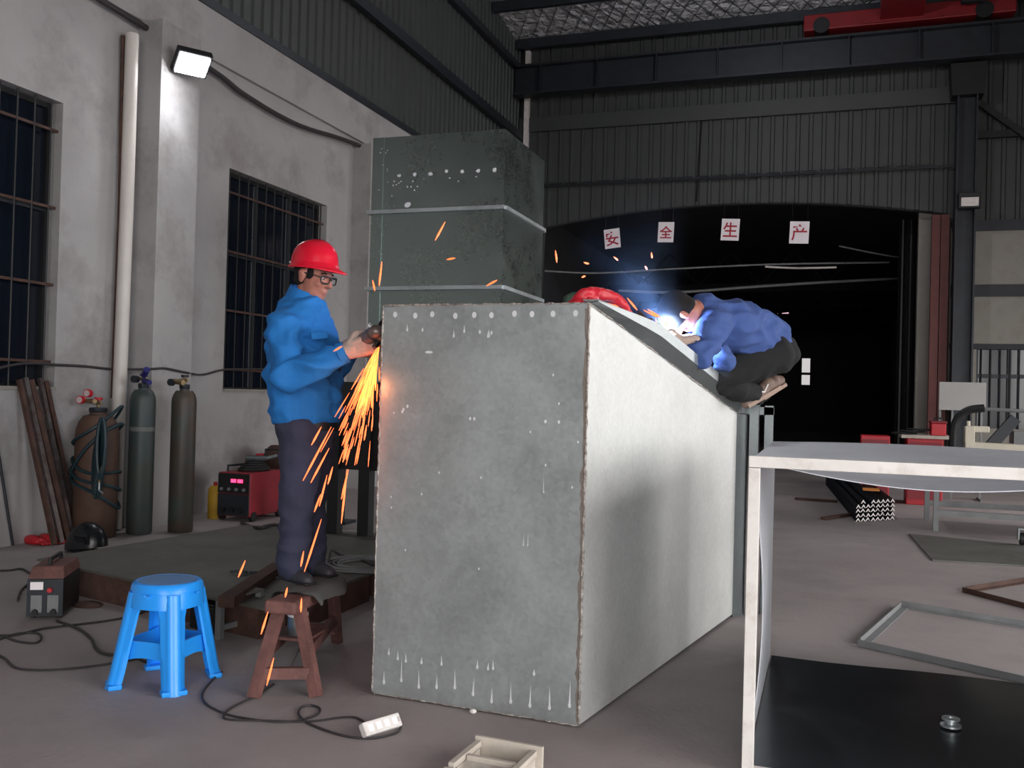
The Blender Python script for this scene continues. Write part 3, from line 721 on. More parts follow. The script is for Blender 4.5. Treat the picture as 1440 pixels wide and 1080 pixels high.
solo('cable_spool', MB().lathe([(.016, .002), (.042, .002), (.042, .01), (.022, .014), (.022, .026), (.036, .03), (.036, .038), (.016, .038), (.014, .03), (.014, .01)], p, 20), m_galv, 'small shiny metal spool on the dark bottom sheet of the open duct', 'spool', smooth=True)

# ================================================================== THE FLOOR ON THE RIGHT
def lframe(name, label, pts, w, mat, group=None, h=.04):
    c = sum((V(p) for p in pts), V((0, 0, 0)))/len(pts)
    t = thing(name, label, 'frame', (c.x, c.y, 0), group)
    for i in range(len(pts)):
        a, e = V(pts[i]), V(pts[(i+1) % len(pts)])
        d = (e-a).normalized(); inn = V((-d.y, d.x, 0))
        if inn.dot(c-a) < 0: inn = -inn
        a2, e2 = a+d*(0.0 if i % 2 == 0 else w), e-d*(0.0 if i % 2 == 0 else w)
        m = MB().hexa([up(a2, .002), up(e2, .002), up(e2+inn*w, .002), up(a2+inn*w, .002), up(a2, .008), up(e2, .008), up(e2+inn*w, .008), up(a2+inn*w, .008)])
        m.hexa([up(a2, .008), up(e2, .008), up(e2+inn*.006, .008), up(a2+inn*.006, .008), up(a2, h), up(e2, h), up(e2+inn*.006, h), up(a2+inn*.006, h)])
        part('angle_bar', m, mat, t)
    return t
nl, fl_ = fl(1206, 909), fl(1268, 853)
dxx = V((1, .0, 0)); e1 = fl(1440, 962); e2 = fl(1440, 882)
dn = (e1-nl).normalized(); df = (e2-fl_).normalized()
lframe('steel_framework', 'pale angle iron frame lying flat on the floor behind the open duct', [nl, nl+dn*2.0, fl_+df*2.0, fl_], .05, m_grey)
k0 = fl(1353, 833); ka = (fl(1440, 819)-k0).normalized(); kb = (fl(1440, 856)-k0).normalized()
lframe('steel_framework', 'dark angle iron frame on the floor at the right edge, beyond the pale one', [k0, k0+kb*1.1, k0+kb*1.1+ka*1.2, k0+ka*1.2], .045, m_rust)
pp = [fl(1278, 752), fl(1311, 789), fl(1440, 797), V((3.4, 8.7, 0)), V((3.4, 10.2, 0))]
solo('steel_plate', MB().prism([up(p, .001) for p in pp], (0, 0, .012)), m_plate, 'thin dark steel plate lying on the floor under the work table', 'plate')
solo('scrap_bar', MB().bar(fl(1157, 729, .02), fl(1198, 723, .02), .06, .03), m_rust, 'short dark flat bar on the floor left of the angle iron bundle', 'bar')
solo('scrap_bar', MB().bar(fl(1118, 701, .02), fl(1178, 705, .02), .05, .03), m_rust, 'dark bar on the floor farther back beyond the short one', 'bar')
t = thing('castor_wheel', 'small dark castor wheel on the steel plate at the right edge', 'castor', fl(1437, 766, .014).to_tuple())
p = fl(1437, 766, .014)
part('wheel', MB().cyl((p.x-.02, p.y, p.z+.06), (p.x+.02, p.y, p.z+.06), .06, n=16), m_rubber, t, smooth=True)
part('fork', MB().box((p.x-.04, p.y-.03, p.z+.05), (p.x-.025, p.y+.03, p.z+.15)).box((p.x+.025, p.y-.03, p.z+.05), (p.x+.04, p.y+.03, p.z+.15)).box((p.x-.04, p.y-.03, p.z+.15), (p.x+.04, p.y+.03, p.z+.165)), m_galv3, t)
# bundle of angle bars
a0 = fl(1203, 734); a1 = fl(1258, 731); far = fl(1150, 668)
ax = (a1-a0).normalized(); dl = (far-a0); dl.z = 0; ln = 5.2; dl = dl.normalized()
W = (a1-a0).length; nb = 8; s = W/nb
def angle_mesh():
    m = MB(); th = .017; h = s*.55
    sec = [(-s/2, 0), (0, h), (s/2, 0), (s/2-th, 0), (0, h-th*1.4), (-s/2+th, 0)]
    m.rings([[ax*x+V((0, 0, z)) for x, z in sec], [ax*x+V((0, 0, z))+dl*ln for x, z in sec]], cap=False)
    n = 6; me_f = [(0, 1, 4, 5), (1, 2, 3, 4), (6, 7, 10, 11), (7, 8, 9, 10)]
    m.f += me_f
    return m
ob = None
for r in range(5):
    for k in range(nb):
        if r == 4 and k in (0, 2): continue
        if r == 0 and False: continue
        loc = a0+ax*(s*(k+.5))+V((0, 0, .004+r*.052))+dl*random.uniform(-.03, .03)
        if ob is None:
            me = angle_mesh().mesh('angle_bar'); ob = link('angle_bar', me, [m_dark, m_white])
            for p_ in me.polygons:
                if len(p_.vertices) == 4 and all((me.vertices[i].co.dot(dl) < .2) for i in p_.vertices): p_.material_index = 1
            o = ob
        else:
            o = ob.copy(); COL.objects.link(o)
        o.location = loc
        tag(o, 'white-ended steel angle bar nested in the bundle on the floor by the work table', 'bar', 'bundle of angle bars')
solo('orange_tag', MB().obox(a0.lerp(a1, .6)+dl*.9+V((0, 0, .29)), .2, .3, .012), m_orange, 'orange tag lying on top of the angle bar bundle', 'tag')
# work table
t = thing('work_table', 'grey steel work table behind the open square duct', 'table', (2.5, 11.9, 0))
TX0, TX1, TY0, TY1, TZ = 1.02, 4.4, 11.35, 12.5, .80
part('table_top', MB().box((TX0-.04, TY0-.04, TZ-.03), (TX1, TY1, TZ)), m_dark, t)
for x in (TX0+.03, 2.7, TX1-.06):
    for y in (TY0, TY1-.08): part('leg', MB().box((x, y, 0), (x+.055, y+.055, TZ-.03)), m_grey, t)
part('stretcher', MB().box((TX0+.085, TY0+.005, .17), (TX1-.06, TY0+.045, .235)), m_grey, t)
part('stretcher', MB().box((TX0+.085, TY1-.075, .17), (TX1-.06, TY1-.035, .235)), m_grey, t)
# hand-operated bending machine on the table
t = thing('bending_machine', 'cream metal bending machine with a black arched handle, on the work table', 'machine', (2.1, 11.9, TZ))
Ym = 11.8
A = lambda x, y, Y=Ym: ony(x, y, Y)
pL, pR = A(1356, 627), A(1475, 634)
part('bed', MB().bar(pL, pR, .14, .1), m_cream, t, bevel=.01)
part('bed_foot', MB().box((pL.x+.05, Ym-.06, TZ), (pL.x+.11, Ym+.06, pL.z-.05)).box((pL.x+.7, Ym-.06, TZ), (pL.x+.78, Ym+.06, pL.z-.06)), m_cream, t)
part('upper_arm', MB().bar(A(1358, 603), A(1391, 604), .1, .07), m_cream, t, bevel=.01)
part('head_block', MB().box((A(1356, 610).x, Ym-.07, pL.z+.03), (A(1370, 610).x, Ym+.07, A(1356, 599).z)), m_cream, t, bevel=.01)
part('clamp_screw', MB().cyl((A(1362, 600).x, Ym, A(1362, 600).z), (A(1362, 592).x, Ym, A(1362, 592).z), .02, n=8), m_cream, t)
part('diagonal_strut', MB().bar(A(1392, 628, Ym+.14), A(1428, 588, Ym+.14), .09, .12), m_dark, t)
part('back_box', MB().box((A(1428, 620).x, Ym+.1, pL.z+.04), (A(1475, 620).x, Ym+.4, A(1430, 607).z)), m_grey, t)
part('handle', MB().tube(smoothpts([A(1341, 648, Ym-.1), A(1341, 612, Ym-.1), A(1346, 590, Ym-.1), A(1362, 577, Ym-.1), A(1384, 574, Ym-.1)], 5), .045, 8), m_black, t, smooth=True)
part('handle_rod', MB().cyl(A(1380, 575, Ym-.1), A(1475, 580, Ym-.1), .02, n=8), m_grey, t)
# red cabinets with a board across, behind
Yc = 14.2
def cab(xa, xb, yt, label, name='tool_cabinet'):
    a, c = ony(xa, yt, Yc), ony(xb, yt, Yc)
    t = thing(name, label, 'cabinet', ((a.x+c.x)/2, Yc+.25, 0))
    part('body', MB().box((a.x, Yc, 0), (c.x, Yc+.5, a.z)), m_red, t, bevel=.01)
    for k in range(3): part('drawer', MB().box((a.x+.02, Yc-.015, .08+a.z*.3*k), (c.x-.02, Yc-.001, .04+a.z*.3*(k+1))), m_dred, t)
    return a, c
cab(1211, 1252, 612, 'low red tool cabinet on the left, nearer the dark hall')
a, c = cab(1276, 1327, 616, 'red tool cabinet under a pale board, beside the white board')
solo('wooden_board', MB().box((a.x-.08, Yc-.06, a.z+.002), (c.x+.1, Yc+.55, a.z+.045)), m_wood, 'pale wooden board laid over the red tool cabinet', 'board')
zb_ = a.z+.047
p, q2 = ony(1309, 610, Yc+.1), ony(1330, 610, Yc+.1)
t = thing('tool_box', 'small red tool box on the pale board beside the white board', 'box', ((p.x+q2.x)/2, Yc+.2, zb_))
part('body', MB().box((p.x, Yc+.05, zb_), (q2.x, Yc+.35, zb_+.17)), m_red, t, bevel=.01)
part('lid', MB().box((p.x-.01, Yc+.04, zb_+.172), (q2.x+.01, Yc+.36, zb_+.2)), m_dred, t, bevel=.008)
part('handle', MB().tube([(p.x+.05, Yc+.2, zb_+.2), (p.x+.05, Yc+.2, zb_+.24), (q2.x-.05, Yc+.2, zb_+.24), (q2.x-.05, Yc+.2, zb_+.2)], .012, 6), m_black, t)
p = ony(1290, 605, Yc+.1)
b = MB(); rng = random.Random(4)
for k in range(3): b.tube([V((p.x-.16+.16*math.cos(i*.6)+.1*k, Yc+.2+.1*math.sin(i*.6), zb_+.014+.03*k+.004*math.sin(i*2))) for i in range(11)], .014, 6)
solo('cable_coil', b, m_rubber, 'coil of black cable on the pale board beside the red tool box', 'cable', smooth=True)
# white board on a stand
Yw = 15.4
a, c = ony(1321, 537, Yw), ony(1386, 578, Yw)
t = thing('whiteboard', 'blank white board on thin legs in front of the dark column', 'board', ((a.x+c.x)/2, Yw, 0))
part('panel', MB().box((a.x, Yw-.015, c.z), (c.x, Yw+.015, a.z)), m_board, t)
for x in (a.x+.02, a.x+.19, c.x-.05): part('leg', MB().box((x-.015, Yw+.016, 0), (x+.015, Yw+.05, c.z+.3)), m_grey, t)
part('foot', MB().box((a.x+.0, Yw-.2, 0), (a.x+.04, Yw+.25, .03)).box((c.x-.07, Yw-.2, 0), (c.x-.03, Yw+.25, .03)), m_grey, t)
# ================================================================== LEFT SIDE: CYLINDERS, WELDERS, BARS
def gas_cylinder(label, x, y, r, h, mat, cap, regulator):
    t = thing('gas_cylinder', label, 'gas cylinder', (x, y, 0), 'gas cylinders against the left wall')
    c = (x, y, 0); sh = r*1.15
    part('body', MB().lathe([(r*.93, 0), (r, .02), (r, h-sh), (r*.97, h-sh*.75), (r*.86, h-sh*.45), (r*.66, h-sh*.2), (r*.4, h-.03), (r*.36, h), (r*.3, h+.01)], c, 24), mat, t, smooth=True)
    part('neck_ring', MB().lathe([(r*.38, h-.01), (r*.42, h), (r*.42, h+.03), (r*.3, h+.035)], c, 16), m_dark, t, smooth=True)
    part('valve', MB().cyl((x, y, h+.03), (x, y, h+.1), .016, n=8).cyl((x-.05, y-.01, h+.075), (x+.05, y-.02, h+.075), .014, n=8), m_brass, t, smooth=True)
    part('handwheel', MB().lathe([(.01, .1), (.034, .1), (.038, .112), (.034, .124), (.01, .124)], (x, y, h), 12), cap, t, smooth=True)
    return t
CY1, CY2, CY3 = (-6.29, 6.80), (-6.08, 7.13), (-5.84, 7.41)
t = gas_cylinder('stout rust-brown gas cylinder wrapped in hoses, with pale round gauges', *CY1, .185, 1.13, m_cylr, m_red, 1)
gx, gy = CY1[0]-.0, CY1[1]-.06
reg = MB().cyl((gx-.06, gy-.02, 1.22), (gx+.06, gy-.05, 1.22), .022, n=10)
o = part('regulator', reg, m_brass, t, smooth=True)
for dx, dz in ((-.1, .0), (-.02, .06)):
    g = part('gauge', MB().cyl((gx+dx, gy-.03, 1.23+dz), (gx+dx+.008, gy-.07, 1.23+dz), .036, n=16), m_red, o, smooth=True)
    part('gauge', MB().cyl((gx+dx+.008, gy-.071, 1.23+dz), (gx+dx+.0085, gy-.075, 1.23+dz), .028, n=16), m_gauge, o)
t = gas_cylinder('slim grey-green gas cylinder with a dark blue valve, between the other two', *CY2, .115, 1.36, m_cylg, m_vblue, 0)
part('regulator', MB().cyl((CY2[0]+.02, CY2[1]-.02, 1.42), (CY2[0]+.12, CY2[1]-.06, 1.40), .024, n=10).cyl((CY2[0]+.03, CY2[1]-.03, 1.47), (CY2[0]+.1, CY2[1]-.08, 1.52), .03, n=10), m_vblue, t, smooth=True)
part('gauge', MB().cyl((CY2[0]-.06, CY2[1]-.02, 1.43), (CY2[0]-.055, CY2[1]-.07, 1.43), .034, n=14), m_dark, t, smooth=True)
part('sticker', MB().lathe([(.1165, .95), (.1165, .99)], (CY2[0], CY2[1], 0), 24), m_bucket, t)
t = gas_cylinder('slim brownish-grey gas cylinder standing right of the others in front of the pilaster', *CY3, .115, 1.36, m_cyl, m_dark, 0)
part('regulator', MB().cyl((CY3[0]-.09, CY3[1]-.04, 1.42), (CY3[0]+.03, CY3[1]-.06, 1.41), .026, n=10), m_brass, t, smooth=True)
part('gauge', MB().cyl((CY3[0]-.1, CY3[1]-.05, 1.41), (CY3[0]-.095, CY3[1]-.09, 1.41), .034, n=14), m_dark, t, smooth=True)
# hoses draped round the stout cylinder
b = MB(); cx, cy = CY1
for k, (z0, tilt, rr) in enumerate(((.98, .35, .20), (.62, -.12, .203), (.52, -.2, .207), (.42, -.28, .203), (.8, .5, .21))):
    b.tube([V((cx+rr*math.cos(a), cy+rr*math.sin(a), z0+tilt*.5*math.cos(a-.4)+.03*math.sin(2*a+k))) for a in [2*math.pi*i/28 for i in range(29)]], .015, 6)
for k in range(8):
    b.tube([V((cx+.15+.016*k+.075*math.cos(a)*.6, cy-.15-.012*k, .62+.03*k+.25*math.sin(a))) for a in [2*math.pi*i/22 for i in range(23)]], .016, 6)
solo('gas_hose', b, m_hose, 'dark teal gas hose looped around the stout rust-brown cylinder', 'hose', smooth=True)
t = thing('cutting_torch', 'brass cutting torch hanging in the hose loops between two cylinders', 'torch', (cx+.26, cy-.2, .55))
part('handle', MB().cyl((cx+.26, cy-.21, .66), (cx+.24, cy-.22, .52), .014, n=8), m_brass, t, smooth=True)
part('nozzle', MB().tube([(cx+.24, cy-.22, .52), (cx+.25, cy-.23, .45), (cx+.30, cy-.24, .43)], .009, 6), m_galv, t, smooth=True)
# bars leaning on the wall
tops = [(27, 534), (35, 531), (43, 534), (56, 532), (64, 536), (50, 560)]
bots = [(76, 769), (86, 766), (95, 762), (101, 758), (109, 753), (116, 752)]
for i in range(6):
    a = onx(*tops[i], XW+.04); f = fl(*bots[i]); f.z = .02
    solo('leaning_bar', MB().bar(f, a, .034+.008*(i % 3), .034, up=(1, 0, 0)), m_bar if i % 2 else m_rust, ('first', 'second', 'third', 'fourth', 'fifth', 'sixth')[i]+' rusty steel bar counted from the left, leaning under the barred window', 'bar', 'bars leaning on the wall')
a = onx(-8, 600, XW+.03); f = fl(18, 769); f.z = .012
solo('thin_rod', MB().cyl(f, a, .012, n=6), m_dark, 'thin dark rod leaning on the wall at the far left edge', 'rod', smooth=True)
# red gloves, welding mask
for i, (px, py) in enumerate(((53, 766), (72, 764))):
    p = fl(px, py); p.z = .03; b = MB().ell(p, (.07, .055, .03)); rng = random.Random(i)
    for k in range(5): b.caps(p+V((.03, -.02+.012*k, 0)), p+V((.11+.01*(k % 3), -.05+.025*k, -.012)), .014, .011, 8)
    b.caps(p+V((-.03, 0, 0)), p+V((-.11, .02, 0)), .05, .045, 10); 
    for q in range(len(b.v)): b.v[q].z = max(.003, b.v[q].z)
    solo('work_glove', b, m_red, ('red work glove lying on the floor by the leaning bars, left one', 'red work glove on the floor right against the foot of the leaning bars')[i], 'glove', 'red gloves on the floor', smooth='all')
p = fl(121, 776); t = thing('welding_mask', 'black welding mask lying on the floor before the stout cylinder', 'mask', (p.x, p.y, 0))
b = MB(); rs = []
for i in range(9):
    th = math.pi/2*i/8; rs.append([V((p.x+.19*math.cos(th)*math.cos(2*math.pi*k/20), p.y+.13*math.cos(th)*math.sin(2*math.pi*k/20), .004+.21*math.sin(th)+.05*math.cos(th)*math.cos(2*math.pi*k/20)*.5+.03)) for k in range(20)])
b.rings(rs); part('shell', b, M('mask_shell', (18, 22, 28), .3, 0, .1, 8), t, smooth=True)
part('visor_frame', MB().obox((p.x+.06, p.y-.115, .12), .13, .02, .08, Matrix.Rotation(R(25), 3, 'X')), m_black, t, bevel=.004)
part('lens', MB().obox((p.x+.06, p.y-.128, .12), .1, .008, .05, Matrix.Rotation(R(25), 3, 'X')), m_pane, t)
part('headband', MB().tube([V((p.x-.02+.15*math.cos(a), p.y+.08*math.sin(a), .012)) for a in [math.pi*2*i/18 for i in range(19)]], .01, 6), m_rubber, t)

# red MIG welder against the wall
t = thing('welding_machine', 'red welding machine with lit red digits beside the gas cylinders', 'machine', (-5.85, 8.45, 0))
wx0, wx1, wy0, wy1 = -6.03, -5.64, 8.22, 8.86
part('body', MB().box((wx0, wy0+.01, .05), (wx1, wy1, .50)), m_dred, t, bevel=.012)
part('front_panel', MB().box((wx0+.01, wy0-.006, .06), (wx1-.01, wy0+.008, .28)), m_dark, t)
part('control_panel', MB().hexa([(wx0+.01, wy0-.01, .29), (wx1-.01, wy0-.01, .29), (wx1-.01, wy0+.008, .29), (wx0+.01, wy0+.008, .29), (wx0+.01, wy0-.004, .49), (wx1-.01, wy0-.004, .49), (wx1-.01, wy0+.008, .49), (wx0+.01, wy0+.008, .49)]), m_black, t)
for x in (wx0+.17, wx0+.25): part('digital_display', MB().box((x, wy0-.016, .40), (x+.06, wy0-.009, .435)), m_led, t)
for k in range(4): part('knob', MB().cyl((wx0+.06+.09*k, wy0-.008, .33), (wx0+.06+.09*k, wy0-.028, .33), .016, n=10), m_grey, t)
for k in range(3): part('socket', MB().cyl((wx0+.08+.11*k, wy0-.004, .12), (wx0+.08+.11*k, wy0-.04, .12), .03, n=12), m_black, t)
for y in (wy0+.08, wy1-.08):
    for x in (wx0-.01, wx1-.03): part('wheel', MB().cyl((x, y, .05), (x+.04, y, .05), .05, n=12), m_rubber, t)
part('handle', MB().tube([(wx0+.05, wy0+.1, .5), (wx0+.05, wy0+.1, .56), (wx0+.05, wy1-.1, .56), (wx0+.05, wy1-.1, .5)], .012, 6), m_dark, t)
b = MB()
for k in range(4): b.tube([V((-5.82+(.13-.02*k)*math.cos(a), 8.55+(.2-.03*k)*math.sin(a), .52+.022*k)) for a in [2*math.pi*i/20 for i in range(21)]], .015, 6)
solo('torch_cable', b, m_rubber, 'black torch cable coiled on top of the red welding machine with lit digits', 'cable', smooth=True)
b = MB().cyl((-5.9, 8.5, .63), (-5.72, 8.62, .63), .03, n=8).cyl((-5.72, 8.62, .63), (-5.64, 8.7, .66), .02, n=8)
solo('wire_feeder', b, m_galv3, 'silvery torch grip resting on the coiled black cable', 'torch', smooth=True)
t = thing('yellow_can', 'dull yellow can between the right gas cylinder and the red welding machine', 'can', (-6.1, 8.3, 0))
part('body', MB().lathe([(.07, 0), (.075, .01), (.075, .30), (.05, .34), (.02, .345)], (-6.13, 8.32, 0), 14), m_yellow, t, smooth=True)
part('cap', MB().cyl((-6.13, 8.32, .345), (-6.13, 8.32, .38), .02, n=10), m_red, t)
t = thing('wire_feed_unit', 'red wire feeder unit behind the worker\'s legs by the wall', 'machine', (-6.1, 9.6, 0))
part('body', MB().box((-6.3, 9.2, .03), (-5.75, 9.75, .36)), m_red, t, bevel=.015)
part('reel_cover', MB().cyl((-6.2, 9.47, .52), (-5.8, 9.47, .52), .2, n=20), m_rust, t, smooth=True)
part('side_panel', MB().box((-6.32, 9.3, .36), (-6.21, 9.7, .62)), m_red, t, bevel=.01)
part('grip', MB().tube([(-6.15, 9.25, .36), (-6.15, 9.25, .68), (-5.85, 9.25, .68), (-5.85, 9.25, .36)], .012, 6), m_dark, t)
# small welder in front, at the left
p = fl(62, 871); p = V((p.x, p.y, 0)); nrm = V((.50, -.866, 0)).normalized(); sd = V((-nrm.y, nrm.x, 0))
rot = Matrix((sd, -nrm, V((0, 0, 1)))).transposed()
o_ = p - nrm*.2
t = thing('arc_welder', 'small dark arc welder with a reddish lid and white label, front left', 'machine', o_.to_tuple())
L_ = lambda x, y, z: o_ + rot @ V((x, y, z))
part('body', MB().obox(L_(0, 0, .125), .19, .38, .21, rot), m_black, t, bevel=.01)
part('lid', MB().hexa([L_(-.1, -.19, .232), L_(.1, -.19, .232), L_(.1, .19, .232), L_(-.1, .19, .232), L_(-.085, -.15, .30), L_(.085, -.15, .30), L_(.085, .17, .30), L_(-.085, .17, .30)]), m_brown, t, bevel=.008)
part('handle', MB().tube([L_(0, -.12, .3), L_(0, -.11, .335), L_(0, .11, .335), L_(0, .12, .3)], .012, 6), m_black, t, smooth=True)
part('front_frame', MB().obox(L_(0, -.194, .125), .196, .012, .215, rot), m_dark, t)
part('rating_label', MB().obox(L_(-.045, -.2015, .195), .07, .003, .045, rot), m_paper, t)
part('knob', MB().cyl(L_(.03, -.2, .172), L_(.03, -.225, .172), .014, n=10), m_red, t, smooth=True)
for x in (-.045, .045): part('vent_grille', MB().obox(L_(x, -.2015, .09), .06, .003, .1, rot), m_grey, t)
for x in (-.05, .05): part('socket', MB().cyl(L_(x, -.2, .045), L_(x, -.222, .045), .017, n=10), m_rubber, t, smooth=True)
for x in (-.07, .07):
    for y in (-.15, .15): part('foot', MB().cyl(L_(x, y, 0), L_(x, y, .022), .015, n=8), m_rubber, t)

# ================================================================== RAISED STEEL PLATE
ZP = .18
A_, B_, C_ = fl(52, 786, ZP), fl(384, 858, ZP), fl(527, 804, ZP)
D_, E_ = V((-3.3, 7.2, ZP)), V((-4.85, 7.0, ZP))
t = thing('work_platform', 'low steel plate platform on channel beams beside the hopper', 'platform', (-3.9, 5.8, 0))
part('plate', MB().prism([up(p, ZP-.014) for p in (A_, B_, C_, D_, E_)], (0, 0, .014)), m_plate, t)
inn = lambda p: p.lerp(V((-3.9, 5.9, ZP)), .03)
for a, c in ((A_, B_), (B_, C_), (C_, D_), (E_, A_)):
    a, c = inn(a), inn(c); d = (c-a).normalized()
    part('channel_beam', MB().bar(up(a+d*.08, .083), up(c-d*.08, .083), .06, .166), m_rust, t)
a, c = fl(318, 848, ZP+.03), fl(392, 799, ZP+.03)
solo('steel_channel', MB().bar(up(a, ZP+.035), up(c, ZP+.035), .09, .06), m_rust, 'short brown steel channel lying across the platform edge', 'channel')
b = MB(); rng = random.Random(2)
for k in range(7): b.obox(fl(342, 808, ZP)+V((rng.uniform(-.05, .05), rng.uniform(-.04, .04), .012+.01*(k % 2))), .05, .018, .02, Matrix.Rotation(k*.9, 3, 'Z'))
solo('chain_links', b, m_galv3, 'small pile of silvery bits on the platform by the steel channel', 'scrap', kind='stuff')
# coil of wire on the platform
b = MB(); cc = fl(487, 802, ZP+.01); rng = random.Random(5); pts = []
for i in range(7*24):
    a = 2*math.pi*i/24; r_ = .36-.028*(i/24)+.006*math.sin(a*3+i*.1); pts.append(V((cc.x+.02+r_*math.cos(a), cc.y+.25+r_*math.sin(a)*.9, ZP+.012+.004*((i//24) % 3))))
b.tube(pts, .007, 5)
solo('cable_coil', b, m_grey, 'wide flat coil of grey wire on the platform behind the worker', 'cable', smooth=True)
b = MB().tube(smoothpts([fl(462, 792, ZP+.01), V(fl(466, 784, ZP))+V((0, 0, .05)), fl(480, 781, ZP+.01), fl(510, 788, ZP+.01), fl(526, 795, ZP+.01)], 5), .009, 6)
solo('cable_end', b, m_cable, 'loose black cable end running over the flat wire coil', 'cable', smooth=True)
b = MB().tube(smoothpts([fl(340, 735, .01), fl(360, 742, ZP+.01), fl(385, 738, ZP+.01), fl(420, 742, ZP+.01), fl(470, 748, ZP+.01)], 5), .016, 6)
solo('platform_cable', b, m_cable, 'dark cable lying across the far side of the platform behind the worker', 'cable', smooth=True)
# little angle-iron stand in front of the platform, board and scraps
p1, p2 = fl(232, 884), fl(308, 900)
t = thing('angle_stand', 'low grey angle iron stand half hidden behind the blue stool', 'stand', fl(272, 885).to_tuple())
ua = (p2-p1).normalized(); ub = V((-ua.y, ua.x, 0)); wa = (p2-p1).length
part('top_plate', MB().hexa([up(p1, .21), up(p2, .21), up(p2+ub*.34, .21), up(p1+ub*.34, .21), up(p1, .222), up(p2, .222), up(p2+ub*.34, .222), up(p1+ub*.34, .222)]), m_plate, t)
for q in (p1+ua*.02+ub*.02, p2-ua*.02+ub*.02, p2-ua*.02+ub*.32, p1+ua*.02+ub*.32): part('leg', MB().bar(up(q, 0), up(q, .21), .035, .035, up=(0, 1, 0)), m_grey, t)
part('rail', MB().bar(up(p2-ua*.02+ub*.04, .06), up(p2-ua*.02+ub*.30, .06), .03, .03), m_grey, t)
t = thing('black_box', 'dark box inside the low angle iron stand', 'box', up(p1.lerp(p2, .5)+ub*.17, 0).to_tuple())
part('body', MB().obox(up(p1.lerp(p2, .45)+ub*.17, .07), .2, .16, .14, Matrix.Rotation(math.atan2(ua.y, ua.x), 3, 'Z')), m_black, t, bevel=.01)
part('lid', MB().obox(up(p1.lerp(p2, .45)+ub*.17, .15), .21, .17, .018, Matrix.Rotation(math.atan2(ua.y, ua.x), 3, 'Z')), m_dark, t, bevel=.004)
q = [fl(300, 872, .0), fl(338, 882, .0), fl(353, 868, .0), fl(318, 857, .0)]
solo('board_offcut', MB().prism([up(x, .003) for x in q], (0, 0, .018)), m_white, 'pale board offcut on the floor under the platform edge', 'board')
b = MB().ell(fl(158, 846)+V((0, 0, .035)), (.05, .035, .032)).ell(fl(168, 843)+V((0, 0, .02)), (.035, .03, .018)); rng = random.Random(6)
for v in b.v: v += V((rng.uniform(-1, 1), rng.uniform(-1, 1), 0))*.009; v.z = max(.002, v.z+rng.uniform(-.008, .008))
solo('crumpled_foil', b, m_galv, 'crumpled silver foil scrap on the floor under the platform edge', 'scrap')
b = MB().lathe([(.10, .002), (.105, .01), (.09, .018), (.02, .02)], fl(123, 852), 18, 1, .7)
solo('grinding_disc', b, m_rust, 'worn brown disc lying on the floor right of the small arc welder', 'disc', smooth=True)
solo('white_pebble', MB().ell(fl(665, 1004)+V((0, 0, .012)), (.016, .013, .011)), m_white, 'small white lump on the floor at the hopper\'s foot', 'lump', smooth=True)

# ================================================================== BLUE STOOL
sc_ = V((-2.93, 3.64, 0)); ang = R(4)
t = thing('plastic_stool', 'bright blue plastic stool with a scuffed round seat, left foreground', 'stool', sc_.to_tuple())
HS = .475
def rsq(r, z, p=3.2, n=40):      # rounded square ring
    out = []
    for k in range(n):
        a = 2*math.pi*k/n+ang; c, s = math.cos(a), math.sin(a); q = (abs(c)**p+abs(s)**p)**(-1/p)
        ca, sa = math.cos(a-ang), math.sin(a-ang); q = (abs(ca)**p+abs(sa)**p)**(-1/p)
        out.append(sc_+V((c*r*q, s*r*q, z)))
    return out
b = MB().rings([rsq(.158, HS-.112, 2.5), rsq(.154, HS-.06, 2.4), rsq(.149, HS-.04, 2.3), rsq(.155, HS-.038, 2.3), rsq(.152, HS-.014, 2.2), rsq(.145, HS-.003, 2.1), rsq(.132, HS, 2.1), rsq(.126, HS-.003, 2.1)])
part('seat', b, m_blue, t, smooth=True)
part('seat_pad', MB().rings([rsq(.127, HS-.004, 2.1), rsq(.125, HS-.001, 2.1), rsq(.06, HS+.0005, 2)]), m_bluetop, t)
def corner_leg(i):
    """folded corner leg: two flat wings and a rounded rib, tapering outwards to the floor"""
    a = ang+math.pi/4+i*math.pi/2; ca, sa = V((math.cos(a), math.sin(a), 0)), V((-math.sin(a), math.cos(a), 0))
    e1 = V((math.cos(a-math.pi/4), math.sin(a-math.pi/4), 0)); e2 = V((math.cos(a+math.pi/4), math.sin(a+math.pi/4), 0))
    rs = []
    for k in range(13):
        f = k/12; z = (HS-.045)*(1-f); R0 = .165+.085*f+.012*max(0, f-.9)*10*.5
        wing = .040 + .062*max(0, 1-f*5)**2
        if f > .5: wing = .040
        cor = sc_+ca*R0+V((0, 0, z)); rr = .034
        out = []
        c0 = cor-ca*.022; wt = .056-.006*f+.07*max(0, 1-f*4.2)**2
        arc = [c0+ca*(.026*math.cos(th))+sa*(rr*math.sin(th)) for th in [(-1.5+3.0*j/8) for j in range(9)]]
        outl = [c0-sa*wt-ca*(.02+.3*max(0, wt-.06)), c0-sa*rr*1.05]+arc+[c0+sa*rr*1.05, c0+sa*wt-ca*(.02+.3*max(0, wt-.06))]
        inn_ = [p-ca*.011 for p in reversed(outl)]
        rs.append(outl+inn_)
    return MB().rings(rs)
for i in range(4):
    lg = part('leg', corner_leg(i), m_blue, t, smooth=True)
    a = ang+math.pi/4+i*math.pi/2; c0 = sc_+V((math.cos(a), math.sin(a), 0))*.222
    part('foot', MB().obox(c0+V((0, 0, .011)), .06, .112, .022, Matrix.Rotation(a, 3, 'Z')), m_blue, lg, bevel=.006)
